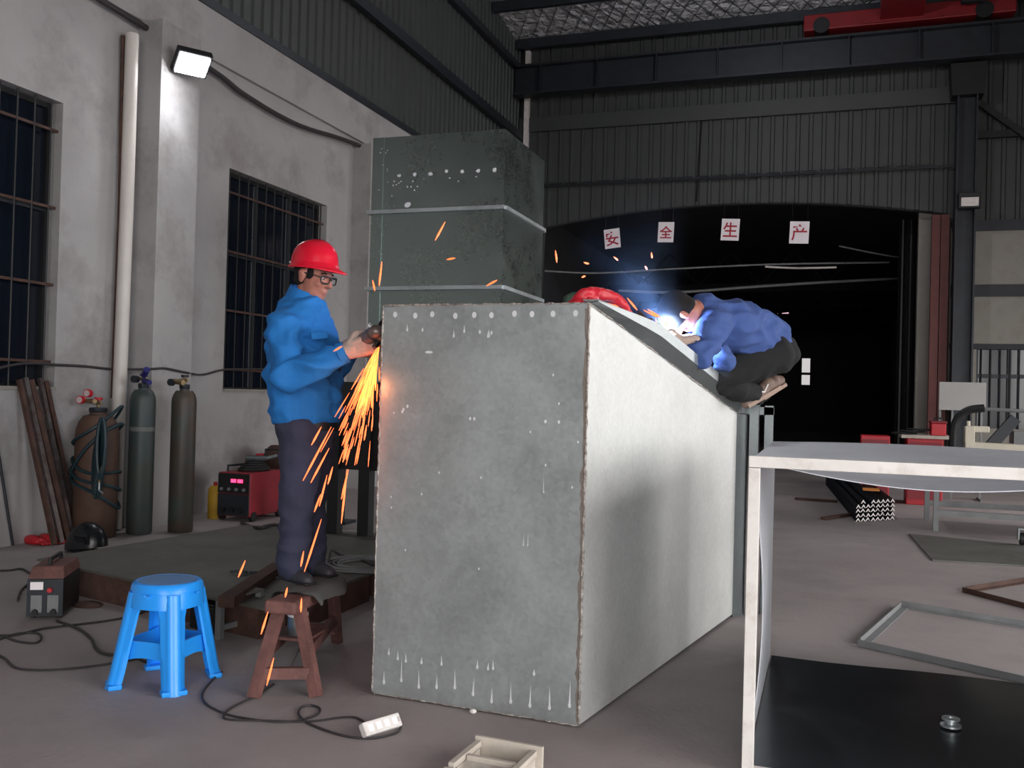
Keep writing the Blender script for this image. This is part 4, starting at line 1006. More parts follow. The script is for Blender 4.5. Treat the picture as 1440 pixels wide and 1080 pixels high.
for i in range(4):                     # cross rails, bowed downwards
    a0_ = ang+math.pi/4+i*math.pi/2; a1_ = a0_+math.pi/2; rs = []
    for k in range(11):
        u = k/10; s_ = .186; z = .165+.012*math.sin(math.pi*u)
        p = (V((math.cos(a0_), math.sin(a0_), 0))*s_).lerp(V((math.cos(a1_), math.sin(a1_), 0))*s_, u)+sc_
        nn = V((math.cos(a0_+math.pi/4), math.sin(a0_+math.pi/4), 0)); hh = .036+.016*(abs(u-.5)*2)**3
        rs.append([p+nn*.008+V((0, 0, z-hh)), p+nn*.002+V((0, 0, z+hh)), p-nn*.008+V((0, 0, z+hh)), p-nn*.002+V((0, 0, z-hh))])
    part('cross_rail', MB().rings(rs), m_blue, t)

# ================================================================== BROWN BENCH THE WORKER STANDS ON
ZS = .42
ba, bc = fl(397, 844, ZS), fl(462, 813, ZS)
bd = (bc-ba).normalized(); bs = V((bd.y, -bd.x, 0)); bc = ba+bd*.56
t = thing('wooden_bench', 'narrow brown wooden bench with splayed legs, under the grinding worker', 'bench', up(ba.lerp(bc, .5), 0).to_tuple())
rot = Matrix((bd, -bs, V((0, 0, 1)))).transposed()
part('top_plank', MB().obox(up(ba.lerp(bc, .5), ZS-.03), (bc-ba).length+.06, .155, .06, rot), m_brown, t, bevel=.014)
lg = []
for u, s, ft in ((ba, 1, fl(441, 983)), (ba, -1, fl(352, 985))):
    tp = up(u+bd*.08+bs*s*.05, ZS-.055); ft = up(ft+bd*.03, 0); lg.append((tp, ft)); part('leg', MB().bar(ft, tp, .05, .04, up=(0, 1, 0)), m_brown, t)
r1 = fl(474, 903); mid = up(bc-bd*.06, 0); off = (r1-mid).dot(bs); r2 = r1-bs*max(.24, 2*off)
for s, ft in ((1, r1), (-1, r2)):
    tp = up(bc-bd*.08+bs*s*.05, ZS-.055); lg.append((tp, up(ft, 0))); part('leg', MB().bar(up(ft, 0), tp, .05, .04, up=(0, 1, 0)), m_brown, t)
def onleg(i, f): return lg[i][1].lerp(lg[i][0], f)
for i, j, f in ((0, 1, .27), (2, 3, .27), (0, 2, .5), (1, 3, .5)): part('stretcher', MB().bar(onleg(i, f), onleg(j, f), .03, .05), m_brown, t)
sh0, sh1 = onleg(0, .5).lerp(onleg(1, .5), .5), onleg(2, .5).lerp(onleg(3, .5), .5)
part('shelf_board', MB().obox(sh0.lerp(sh1, .3)+V((0, 0, .03)), .2, .18, .012, rot), m_brown, t)
p = sh0.lerp(sh1, .27)+V((0, 0, .0365))
t = thing('tin_can', 'grey tin standing on the shelf inside the brown bench', 'can', p.to_tuple())
part('body', MB().lathe([(.045, 0), (.048, .004), (.048, .075), (.045, .085)], p, 18), m_galv3, t, smooth=True)
part('lid', MB().lathe([(.047, .086), (.05, .09), (.05, .1), (.03, .106)], p, 18), m_white, t, smooth=True)
b = MB(); rs = []
for k in range(13):
    u = k/12; c_ = ba+bd*(.12+.42*u); r_ = []
    for j in range(9):
        v = (j/8-.5)*2; w_ = .12+.02*math.sin(u*9+j); x = bs*v*w_
        z = ZS+.004+.006*math.sin(u*13+j*2.1)**2 - (max(0, abs(v)-.68)*.16)
        r_.append(up(c_+x, z))
    rs.append(r_)
b.rings(rs+[], cap=False, closed=False); b.rings([[q+V((0, 0, .004)) for q in r_] for r_ in rs], cap=False, closed=False)
solo('dusty_rag', b, m_bucket, 'dusty grey rag spread on the bench top under the worker\'s shoes', 'rag', smooth=True)

# ================================================================== POWER STRIP, CABLES, SMALL TRAY
a, c = fl(510, 1029, .03), fl(560, 1014, .03)
ps = (c-a).normalized(); pr = Matrix((ps, V((-ps.y, ps.x, 0)), V((0, 0, 1)))).transposed()
t = thing('power_strip', 'pale power strip lying on the floor before the hopper\'s left corner', 'power strip', up(a.lerp(c, .5), 0).to_tuple())
pr2 = pr @ Matrix.Rotation(R(-35), 3, 'X'); m_ = up(a.lerp(c, .5), .034)
part('body', MB().obox(m_, .185, .034, .055, pr2), m_white, t, bevel=.005)
for k in range(4): part('socket', MB().obox(m_+pr2 @ V((-.06+.04*k, -.0165, .0)), .026, .004, .03, pr2), m_paper, t)
part('switch', MB().obox(m_+pr2 @ V((.082, -.017, 0)), .012, .006, .02, pr2), m_gauge, t)
floorcable('extension_cord', [(516, 1018), (500, 1009), (478, 1009), (450, 1013), (425, 1015), (395, 1014), (360, 1013), (325, 1012), (314, 1008), (322, 998), (340, 988), (362, 978), (385, 962)], .005, m_cable, 'dark cord running from the power strip under the brown bench')
floorcable('extension_cord', [(312, 945), (300, 955), (285, 975), (290, 990), (315, 1003), (345, 1010), (390, 1015), (425, 1012), (447, 1004), (449, 996), (437, 992), (424, 995), (420, 1004), (430, 1015), (455, 1026), (490, 1036), (525, 1038), (558, 1030), (564, 1020)], .005, m_cable, 'dark cord looping on the floor from the stool round to the power strip')
floorcable('welding_lead', [(80, 873), (110, 884), (128, 898), (135, 912), (150, 920), (185, 922), (215, 930), (260, 900), (300, 890)], .008, m_cable, 'black lead from the small arc welder snaking under the blue stool')
floorcable('welding_lead', [(-20, 893), (20, 893), (60, 884), (110, 878), (150, 873), (190, 865), (225, 850)], .007, m_cable, 'long black lead crossing the floor from the left edge to the platform')
floorcable('welding_lead', [(-15, 905), (20, 892), (50, 890), (58, 897), (50, 904), (25, 902), (5, 895), (-15, 892)], .006, m_cable, 'small loop of black lead on the floor at the left edge')
floorcable('welding_lead', [(-20, 915), (5, 925), (20, 938), (45, 942), (90, 941), (150, 934), (200, 925)], .006, m_cable, 'lower black lead curving from the left edge to the blue stool')
floorcable('welding_lead', [(-20, 803), (12, 802), (30, 800), (42, 806)], .008, m_cable, 'short black lead entering at the left edge behind the arc welder')
floorcable('welding_lead', [(25, 845), (30, 830), (42, 820), (55, 815)], .008, m_cable, 'black cable hooped behind the small arc welder')
floorcable('thin_wire', [(405, 830), (440, 850), (450, 870), (425, 905), (408, 940)], .003, m_grey, 'thin grey wire on the floor beneath the brown bench')
ta, tb, tc = fl(669, 1037, .075), fl(764, 1054, .075), fl(636, 1080, .075)
ux_ = (tb-ta).normalized(); uy = V((-ux_.y, ux_.x, 0))*-1; wt = (tb-ta).length; lt = .27
t = thing('small_tray', 'small pale wooden tray standing on the floor at the bottom edge', 'tray', up(ta.lerp(tb, .5)+uy*.13, 0).to_tuple())
pr = Matrix((ux_, -uy, V((0, 0, 1)))).transposed(); T_ = lambda x, y, z: up(ta, 0)+ux_*x+uy*y+V((0, 0, z))
part('end_board', MB().obox(T_(wt/2, 0, .0425), wt, .016, .085, pr), m_wood, t, bevel=.002)
part('end_board', MB().obox(T_(wt/2, lt, .03), wt, .014, .06, pr), m_wood, t, bevel=.002)
for x in (.02, wt-.03): part('side_rail', MB().obox(T_(x, lt/2, .062), .024, lt-.032, .022, pr), m_wood, t, bevel=.002)
for x in (.02, wt-.03): part('side_board', MB().obox(T_(x, lt/2, .024), .012, lt-.032, .04, pr), m_wood, t)
part('base_board', MB().obox(T_(wt/2, lt/2, .006), wt-.03, lt-.03, .01, pr), m_white, t)
part('cross_rail', MB().obox(T_(wt/2-.004, .15, .06), wt-.08, .02, .02, pr), m_wood, t, bevel=.002)
# ================================================================== PEOPLE
def remesh(name, mb, mat, parent, voxel=.008, it=4, fac=.5, noise=0., nscale=9., seed=0, label=None, sub=False):
    """weld overlapping closed pieces into one continuous skin, then relax it"""
    me = mb.mesh(name+'_raw'); o = bpy.data.objects.new(name+'_raw', me); COL.objects.link(o)
    r = o.modifiers.new('r', 'REMESH'); r.mode = 'VOXEL'; r.voxel_size = voxel; r.use_smooth_shade = True
    s = o.modifiers.new('s', 'SMOOTH'); s.iterations = it; s.factor = fac
    bpy.context.view_layer.update()
    ev = o.evaluated_get(bpy.context.evaluated_depsgraph_get()); m2 = bpy.data.meshes.new_from_object(ev)
    bpy.data.objects.remove(o); bpy.data.meshes.remove(me)
    m2.name = name
    if noise:
        off = V((seed*3.1, seed*1.7, 0)); ns = [v.normal.copy() for v in m2.vertices]
        for v, n in zip(m2.vertices, ns):
            q = v.co*nscale+off; q2 = V((q.x*1.0, q.y*1.0, q.z*1.7))
            a = 1-abs(mnoise.noise(q2))*2.2; v.co += n*noise*(a-.45)
    m2.materials.clear()
    return tag(link(name, m2, mat, parent, smooth='all'), label=label)
def hand(mb, wrist, d, palm_n, side, curl=1.0, s=1.0, g=0.0):
    """palm, four curled fingers of different lengths and a thumb from the side of the palm. d: wrist->knuckles, palm_n: out of the palm, side: towards the thumb"""
    d = d.normalized(); side = (side-d*side.dot(d)).normalized(); pn = palm_n-d*palm_n.dot(d)-side*palm_n.dot(side)
    pn = pn.normalized() if pn.length > 1e-4 else d.cross(side)
    w = wrist
    for q in (-.028, -.01, .01, .028): mb.caps(w+d*.012*s+side*q*.7*s, w+d*.085*s+side*q*s, (.015+g)*s, (.0135+g)*s, 8)
    for q, L in ((.031, .072), (.011, .082), (-.010, .076), (-.030, .060)):
        p = w+d*.088*s+side*q*s; a = .45*curl
        dd = d
        for k, f in enumerate((.45, .32, .23)):
            dd = (dd*math.cos(a)+pn*math.sin(a)).normalized(); pn_ = (pn*math.cos(a)-dd*0*math.sin(a))
            e = p+dd*L*f*s; mb.caps(p, e, (.0098-.0012*k+g)*s, (.0092-.0014*k+g)*s, 8); p = e; a = .62*curl
    p = w+d*.03*s+side*.03*s; t1 = p+(side*.75+d*.6+pn*.35).normalized()*.042*s; t2 = t1+(d*.85+pn*.5+side*.05).normalized()*.032*s
    mb.caps(w+d*.02*s+side*.015*s, p, (.016+g)*s, (.014+g)*s, 8); mb.caps(p, t1, (.013+g)*s, (.011+g)*s, 8); mb.caps(t1, t2, (.011+g)*s, (.009+g)*s, 8)
def head(mb, c, f, upd):
    f = f.normalized(); l = upd.cross(f).normalized(); u = f.cross(l)
    rot = Matrix((f, l, u)).transposed(); P = lambda x, y, z: c+rot @ V((x, y, z))
    E_ = lambda p, r: mb.ell(P(*p), r, rot, 18, 12)
    E_((-.012, 0, .035), (.098, .077, .09)); E_((.022, 0, -.035), (.068, .064, .085)); E_((.042, 0, -.09), (.043, .044, .032))
    E_((.02, .03, -.075), (.05, .03, .04)); E_((.02, -.03, -.075), (.05, .03, .04))
    E_((.073, 0, .022), (.022, .05, .013)); E_((.058, .035, -.03), (.026, .024, .022)); E_((.058, -.035, -.03), (.026, .024, .022))
    mb.caps(P(.086, 0, .008), P(.108, 0, -.03), .009, .015, 10); E_((.09, .012, -.034), (.014, .01, .008)); E_((.09, -.012, -.034), (.014, .01, .008))
    E_((.083, 0, -.062), (.013, .024, .007)); E_((.08, 0, -.073), (.013, .02, .007))
    for s in (-1, 1): E_((-.012, s*.08, -.012), (.022, .009, .034)); E_((-.018, s*.084, .004), (.018, .01, .018))
    return rot, P
Rr = V((math.cos(YAW), math.sin(YAW), 0)); Tt = V((math.sin(YAW), -math.cos(YAW), 0)); ZZ = V((0, 0, 1))

# ------------------------------------------------ the grinding worker
D1 = 4.72
feet = dp(412, 812, D1)
man = thing('person', 'standing person in blue jacket, navy trousers, red hard hat and glasses, holding a grinder', 'person', feet.to_tuple())
J = lambda x, y, dd=0.: dp(x, y, D1+dd)
hc = J(442, 388, 0)                               # head centre
hf = (Rr*.86+Tt*.40-ZZ*.24).normalized()
neck, chest, belly, pelv = J(428, 436), J(424, 478, .0), J(430, 545, .0), J(430, 597, .0)
shN, shF = J(399, 462, -.17), J(441, 455, .17)
elN, elF = J(402, 530, -.27), J(462, 525, .20)
wrN, wrF = J(486, 494, -.30), J(498, 488, -.02)
hipN, hipF = J(424, 606, -.10), J(440, 604, .10)
knN, knF = J(418, 705, -.11), J(436, 700, .14)
anN, anF = J(410, 797, -.07), J(439, 790, .13)
b = MB(); _, HP = head(b, hc, hf, ZZ)
b.chain([HP(-.02, 0, -.07), neck], [.055, .06])
b.chain([neck, chest, belly, pelv], [.075, .11, .10, .10])
for s_, e_, w_ in ((shN, elN, wrN), (shF, elF, wrF)): b.chain([chest.lerp(s_, .3), s_, e_, w_], [.08, .052, .042, .028])
for h_, k_, a_ in ((hipN, knN, anN), (hipF, knF, anF)): b.chain([pelv.lerp(h_, .4), h_, k_, a_], [.09, .075, .05, .034]); b.caps(a_, a_+Rr*.03-ZZ*.02, .03, .026)
gdir = (J(523, 470, -.30)-wrN).normalized()
hand(b, wrN, (Rr*.9+ZZ*.28+Tt*.1), (ZZ*.5-Tt*.85), ZZ, 1.1)
hand(b, wrF, (Rr*.85-ZZ*.05-Tt*-.3), (ZZ*-.2+Tt*.9), ZZ, 1.1)
part('body', MB(), m_skin, man) if False else remesh('body', b, m_skin, man, .0065, 3)
# hair under the hat, eyes, glasses
b = MB(); hrot = Matrix((hf, ZZ.cross(hf).normalized(), hf.cross(ZZ.cross(hf).normalized()))).transposed()
b.ell(HP(-.03, 0, .03), (.088, .0815, .088), hrot, 18, 12); b.ell(HP(-.05, 0, -.035), (.055, .066, .04), hrot, 14, 9)
for s in (-1, 1): b.ell(HP(.022, s*.068, .012), (.026, .009, .034), hrot, 10, 8)
remesh('hair', b, m_hair, man, .007, 3)
for s in (-1, 1):
    e = part('eye', MB().ell(HP(.076, s*.032, .002), (.012, .013, .008), hrot, 12, 8), m_gauge, man, smooth='all'); part('iris', MB().ell(HP(.085, s*.032, .001), (.004, .006, .006), hrot, 10, 6), m_black, e, smooth='all')
    part('eyebrow', MB().tube([HP(.088, s*.014, .021), HP(.086, s*.032, .027), HP(.076, s*.052, .022)], [.004, .005, .003], 6), m_hair, man)
gl = MB()
for s in (-1, 1):
    gl.tube([HP(.103+.002*math.cos(a)-.012*abs(math.cos(a))*(1 if s*math.cos(a) > 0 else 0), s*.034+.027*math.copysign(abs(math.cos(a))**.6, math.cos(a)), -.003+.018*math.copysign(abs(math.sin(a))**.6, math.sin(a))) for a in [2*math.pi*i/20 for i in range(21)]], .0035, 6)
    gl.tube([HP(.09, s*.062, .006), HP(.05, s*.078, .008), HP(-.01, s*.084, .006), HP(-.03, s*.082, -.012)], .003, 6)
gl.tube([HP(.105, -.008, .004), HP(.108, 0, .006), HP(.105, .008, .004)], .003, 6)
part('glasses', gl, m_black, man, smooth='all', label='black-framed glasses')
# hard hat
b = MB(); rs = []; hz = (hrot @ V((-.16, 0, .987))).normalized(); hx = (hf-hz*hf.dot(hz)).normalized(); hy = hz.cross(hx); base = HP(-.008, 0, .038)
n = 32
for k, (rr, zz, br) in enumerate(((.93, -.004, 0), (1.0, -.008, .0), (1.07, -.010, 1.0), (1.085, -.004, 1.0), (1.06, .002, .85), (1.0, .008, .25), (.985, .03, 0), (.95, .062, 0), (.88, .092, 0), (.76, .117, 0), (.58, .136, 0), (.36, .148, 0), (.15, .153, 0), (.02, .154, 0))):
    r_ = []
    for j in range(n):
        a = 2*math.pi*j/n; ca, sa = math.cos(a), math.sin(a); vis = max(0, ca)**2.2*.052*br
        rib = .005 if (abs(sa) < .13 and k > 5) else 0
        r_.append(base+hx*(ca*.128*rr+vis-.004)+hy*(sa*.104*rr)+hz*(zz*.92-vis*.28+rib))
    rs.append(r_)
b.rings(rs); hh = part('hard_hat', b, m_helmet, man, smooth='all')
part('side_clip', MB().ell(base-hx*.118+hy*-.045+hz*.018, (.008, .008, .006)), m_white, hh, smooth='all')
# jacket
b = MB()
b.chain([J(425, 446, 0), J(421, 475, .0), J(425, 520, .01), J(431, 560, .0), J(433, 580, .0)], [.135, .155, .158, .158, .155])
b.chain([J(412, 470, -.05), J(409, 520, -.05), J(417, 575, -.05)], [.13, .14, .135])
b.chain([J(440, 470, .06), J(443, 520, .05), J(447, 570, .03)], [.12, .135, .135])
b.chain([J(425, 450, -.05), shN, elN, J(440, 516, -.30), J(474, 500, -.30)], [.09, .092, .078, .068, .056])
b.chain([J(430, 448, .05), shF, elF, J(480, 508, .08), J(488, 496, .02)], [.09, .085, .072, .062, .054])
b.chain([J(421, 440, 0), J(425, 428, 0)], [.085, .07])
# trim the hem flat
for v in b.v:
    hz_ = J(433, 596).z
    if v.z < hz_: v.z = hz_
jk = remesh('jacket', b, m_jacket, man, .010, 4, noise=.02, nscale=6.5, seed=1)
b = MB()      # collar, pocket flap, cuffs, placket
cn = HP(-.03, 0, -.115)
rs = []
for k in range(17):
    a = math.pi*2*k/16*.86+.44; r0, r1 = .082, .098
    hd_ = V((hf.x, hf.y, 0)).normalized(); sd_ = ZZ.cross(hd_)
    q = lambda r, z: cn+hd_*(r*math.cos(a)+.012)+sd_*(r*.95*math.sin(a))+V((0, 0, z-.03*math.cos(a)))
    rs.append([q(r0, .035), q(r1+.012, -.028), q(r1+.005, -.03), q(r0-.005, .03)])
b.rings(rs); part('collar', b, m_jacket, jk, smooth=True)
for (w0, w1, r_) in ((J(476, 499.5, -.30), J(487, 494.5, -.30), .053), (J(487, 496.5, .01), J(496, 490, -.01), .051)):
    part('cuff', MB().tube([w0, w0.lerp(w1, .15), w0.lerp(w1, .9), w1], [r_*.96, r_*1.06, r_*1.03, r_*.9], 18), m_jacket, jk, smooth=True)
fpos = J(449, 472, -.17)
part('pocket_flap', MB().obox(fpos, .085, .012, .035, Matrix.Rotation(YAW+.55, 3, 'Z') @ Matrix.Rotation(-.15, 3, 'Y')), m_jacket, jk, bevel=.004)
part('shirt', MB().ell(HP(.03, 0, -.14), (.05, .05, .055), hrot, 14, 10), m_jdark, man, smooth='all')
# trousers
b = MB()
b.chain([J(432, 592), J(431, 612)], [.148, .145])
b.chain([J(420, 600, -.06), J(424, 625, -.09), knN, J(414, 760, -.09), J(411, 798, -.07)], [.12, .108, .088, .080, .078])
b.chain([J(442, 600, .06), J(443, 625, .09), knF, J(438, 755, .14), J(439, 792, .13)], [.12, .105, .085, .076, .072])
for v in b.v: v.z = min(v.z, J(432, 588).z)
remesh('trousers', b, m_trouser, man, .011, 4, noise=.014, nscale=6, seed=2)
part('belt', MB().rings([[J(432, y, 0)+Rr*(.157*math.cos(a))+Tt*(.15*math.sin(a)) for a in [2*math.pi*k/28 for k in range(28)]] for y in (593, 604)]), m_black, man, smooth=True)
for a_, dr in ((anN, Rr*.75+Tt*.66), (anF, Rr*.8+Tt*.6)):
    dr = dr.normalized(); g0 = up(a_, ZS+.018); b = MB()
    b.caps(g0-dr*.05+ZZ*.03, g0+dr*.02+ZZ*.034, .04, .044); b.caps(g0+dr*.02+ZZ*.03, g0+dr*.13+ZZ*.012, .043, .034); b.caps(g0+ZZ*.05, g0+ZZ*.1, .045, .045)
    for v in b.v: v.z = max(v.z, ZS+.014)
    so = remesh('shoe', b, m_shoe, man, .008, 3)
    part('sole', MB().hexa([g0+dr*i+V((-dr.y, dr.x, 0))*j+ZZ*(k-.008) for k in (0, .014) for i, j in ((-.085, -.036), (.165, -.036), (.165, .036), (-.085, .036))]), m_sole if 0 else m_rubber, so, bevel=.006)
# gloves, fingers closed on the grinder
for i, (w_, dd_, pn_, sd_) in enumerate(((wrN, (Rr*.9+ZZ*.28+Tt*.1), (ZZ*.5-Tt*.85), ZZ), (wrF, (Rr*.85-ZZ*.05+Tt*.3), (ZZ*-.2+Tt*.9), ZZ))):
    b = MB(); hand(b, w_, dd_, pn_, sd_, 1.1, 1.12, .0045); b.caps(w_-dd_.normalized()*.035, w_+dd_.normalized()*.02, .04, .037)
    remesh('glove', b, m_glove, man, .0055, 2)
# angle grinder held in both gloves
gp0, gp1 = J(494, 492, -.22), J(524, 470, -.33)
gax = (gp1-gp0).normalized()
t = thing('angle_grinder', 'worn grey angle grinder throwing sparks, held against the hopper edge', 'grinder', gp0.to_tuple())
part('handle_body', MB().tube([gp0-gax*.09, gp0-gax*.08, gp0, gp0+gax*.09, gp1+gax*.0], [.026, .032, .031, .034, .036], 14), m_tool, t, smooth=True)
gh = gp1+gax*.025
dn = (Rr*.40-ZZ*.62-Tt*.35); dn = (dn-gax*dn.dot(gax)).normalized()
part('gear_head', MB().ell(gh, (.042, .038, .034)).cyl(gh, gh+dn*.045, .028, .022, 12), m_tool, t, smooth=True)
part('spindle', MB().cyl(gh-dn*.05, gh-dn*.03, .012, n=8), m_galv, t, smooth=True)
dc = gh+dn*.05; sp = gax
part('disc', MB().cyl(dc, dc+dn*.005, .055, n=28), m_dark, t, smooth=True)
q1 = dn.cross(gax)
part('disc_guard', MB().rings([[dc-dn*.012+(gax*math.cos(a)+q1*math.sin(a))*r_+dn*z_ for r_, z_ in ((.03, 0), (.062, 0), (.064, .022), (.06, .022), (.058, .003), (.03, .003))] for a in [math.pi*.55+math.pi*.95*k/12 for k in range(13)]]), m_tool, t, smooth=True)
part('side_handle', MB().tube([gh-q1*.035, gh-q1*.06, gh-q1*.12], [.01, .017, .016], 10), m_black, t, smooth=True)
part('power_cord', MB().tube(smoothpts([gp0-gax*.09, J(484, 505, -.16), J(478, 520, .0), J(470, 560, .2), J(455, 620, .32), J(448, 700, .34), J(446, 780, .34)], 5), .005, 6), m_cable, t, smooth=True)

# ------------------------------------------------ the stooping welder
D2 = 5.75
K = lambda x, y, d: dp(x, y, d)
wl_ = thing('person', 'person in faded blue jacket and black trousers crouching on the hopper edge, welding', 'person', K(1078, 565, 5.95).to_tuple())
pel, mid_, che, nk = K(1086, 490, 5.85), K(1050, 462, 5.68), K(1012, 446, 5.5), K(984, 436, 5.42)
hc2 = K(957, 441, 5.33); f2 = (-Rr*.22-ZZ*.93-Tt*.30).normalized(); u2 = (-Rr*.95+ZZ*.25)
b = MB(); rot2, HP2 = head(b, hc2, f2, u2)
b.chain([HP2(-.03, 0, -.06), nk], [.055, .06]); b.chain([nk, che, mid_, pel], [.07, .085, .095, .1])
sN, sF = K(1003, 458, 5.32), K(1000, 442, 5.68)
eN, eF = K(990, 502, 5.18), K(975, 488, 5.55)
wN, wF = K(962, 482, 5.18), K(955, 480, 5.38)
for s_, e_, w_ in ((sN, eN, wN), (sF, eF, wF)): b.chain([che.lerp(s_, .4), s_, e_, w_], [.06, .042, .036, .028])
hN, hF = K(1090, 500, 5.72), K(1090, 496, 5.98)
kN, kF = K(1004, 531, 5.55), K(1030, 520, 5.85)
aN, aF = K(1066, 556, 5.86), K(1074, 552, 6.12)
for h_, k_, a_ in ((hN, kN, aN), (hF, kF, aF)): b.chain([pel.lerp(h_, .4), h_, k_, a_], [.1, .085, .058, .04])
hand(b, wN, (-Rr*.75+ZZ*-.1+Tt*.2), (Tt*-.5-ZZ*.7), ZZ, 1.2); hand(b, wF, (-Rr*.8-ZZ*.1), (Tt*.6-ZZ*.5), ZZ, 1.2)
remesh('body', b, m_skin, wl_, .008, 3)
b = MB(); b.ell(HP2(-.012, 0, .04), (.116, .092, .1), rot2, 18, 12); b.ell(HP2(-.055, 0, -.02), (.055, .068, .05), rot2, 12, 8)
for s in (-1, 1): b.ell(HP2(.02, s*.07, .02), (.03, .01, .035), rot2, 10, 8)
remesh('hair', b, m_hair, wl_, .009, 3)
b = MB()
b.chain([K(992, 441, 5.45), K(1020, 455, 5.52), K(1052, 470, 5.68), K(1082, 484, 5.80)], [.115, .155, .165, .13])
b.chain([K(1030, 455, 5.5), K(1055, 462, 5.66), K(1085, 476, 5.82)], [.14, .15, .125])
b.chain([K(1005, 450, 5.42), sN, K(992, 482, 5.24), eN], [.11, .10, .085, .075])
b.chain([eN, K(980, 494, 5.17)], [.072, .062])
b.chain([K(1000, 446, 5.6), sF, eF, K(968, 484, 5.46)], [.11, .10, .075, .058])
b.chain([K(1018, 500, 5.4), K(1022, 510, 5.42), K(1008, 512, 5.40)], [.06, .045, .04])      # hanging front tail
b.chain([K(1040, 480, 5.6), K(1050, 500, 5.62)], [.11, .05])
j2 = remesh('jacket', b, m_jacket2, wl_, .012, 4, noise=.024, nscale=6.5, seed=5)
part('cuff', MB().tube([K(981, 494, 5.17), K(972, 489, 5.17)], [.058, .05], 16), m_jacket2, j2, smooth=True)
rs = []
for k in range(13):
    a = 2*math.pi*k/12; ax2 = (che-nk).normalized(); o1 = ax2.orthogonal().normalized(); o2 = ax2.cross(o1)
    rs.append([nk-ax2*.02+(o1*math.cos(a)+o2*math.sin(a))*.075, nk+ax2*.05+(o1*math.cos(a)+o2*math.sin(a))*.105, nk+ax2*.05+(o1*math.cos(a)+o2*math.sin(a))*.098, nk-ax2*.02+(o1*math.cos(a)+o2*math.sin(a))*.069])
part('collar', MB().rings(rs), m_jacket2, j2, smooth=True)
b = MB()
b.chain([K(1080, 488, 5.82), K(1096, 497, 5.82)], [.13, .125])
b.chain([hN, K(1050, 514, 5.62), kN], [.125, .105, .085]); b.chain([kN, K(1035, 548, 5.7), aN], [.08, .07, .06])
b.chain([hF, K(1060, 508, 5.9), kF], [.12, .1, .085]); b.chain([kF, K(1052, 540, 5.98), aF], [.08, .07, .06])
remesh('trousers', b, m_trouser2, wl_, .012, 4, noise=.012, nscale=6, seed=7)
for i, (a_, tx, ty, dd) in enumerate(((aN, 1052, 571, 5.8), (aF, 1064, 566, 6.06))):
    heel = K((1096, 1104)[i], (545, 541)[i], dd+.1); toe = K(tx, ty, dd-.02); b = MB(); upn = ZZ*.8-Rr*.6
    b.caps(heel-Rr*.02+upn*.03, heel.lerp(toe, .45)+upn*.04, .038, .042); b.caps(heel.lerp(toe, .45)+upn*.03, toe+upn*.02, .042, .034); b.caps(heel.lerp(toe, .2)+upn*.06, a_, .042, .045)
    so = remesh('shoe', b, m_shoe2, wl_, .008, 3)
    sdv = Tt; dv = (toe-heel).normalized(); nn = sdv.cross(dv).normalized()
    if nn.z < 0: nn = -nn
    part('sole', MB().rings([[heel.lerp(toe, u)+sdv*s_*wd-nn*z_ for s_, z_ in ((-1, -.012), (1, -.012), (1, .010), (-1, .010))] for u, wd in ((-.02, .03), (.08, .038), (.5, .042), (.85, .044), (1.02, .03))]), m_sole, so, smooth=True)
    part('stripe', MB().tube([heel.lerp(toe, .25)+Tt*.043+upn*.06, heel.lerp(toe, .45)+Tt*.046+upn*.03, heel.lerp(toe, .6)+Tt*.044+upn*.05], .005, 6), m_white, so)
# gloves and torch
for w_, dd_, pn_ in ((wN, (-Rr*.75+ZZ*-.1+Tt*.2), (Tt*-.5-ZZ*.7)), (wF, (-Rr*.8-ZZ*.1), (Tt*.6-ZZ*.5))):
    b = MB(); hand(b, w_, dd_, pn_, ZZ, 1.2, 1.12, .0045); b.caps(w_-dd_.normalized()*.06, w_+dd_.normalized()*.02, .042, .036)
    remesh('glove', b, m_glove, wl_, .006, 2)
arc = K(944, 474, 5.17)
t = thing('welding_torch', 'welding torch in the gloves of the crouching person, its arc blazing', 'torch', arc.to_tuple())
part('handle', MB().tube([K(972, 488, 5.2), K(962, 478, 5.2), K(953, 473, 5.18)], [.016, .016, .014], 10), m_black, t, smooth=True)
part('nozzle', MB().tube([K(953, 473, 5.18), K(948, 473, 5.175)], [.012, .009], 10), m_brass, t, smooth=True)
part('torch_cable', MB().tube(smoothpts([K(972, 488, 5.2), K(990, 510, 5.35), K(1005, 540, 5.7), K(1060, 572, 6.15), K(1078, 590, 6.2), K(1082, 612, 6.2), K(1074, 634, 6.2), K(1062, 640, 6.25)], 6), .011, 8), m_cable, t, smooth=True)
solo('welding_arc', MB().ell(arc, (.024, .024, .022)).ell(arc+V((.014, 0, -.016)), (.016, .016, .026)), m_arc, 'blinding white welding arc on the sloping hopper edge', 'arc', smooth='all')
pl = bpy.data.lights.new('arc_glow', 'POINT'); pl.energy = 60; pl.color = (.50, .66, 1.0); pl.shadow_soft_size = .02
po = bpy.data.objects.new('arc_glow', pl); COL.objects.link(po); po.location = arc+V((-.05, .10, .05))

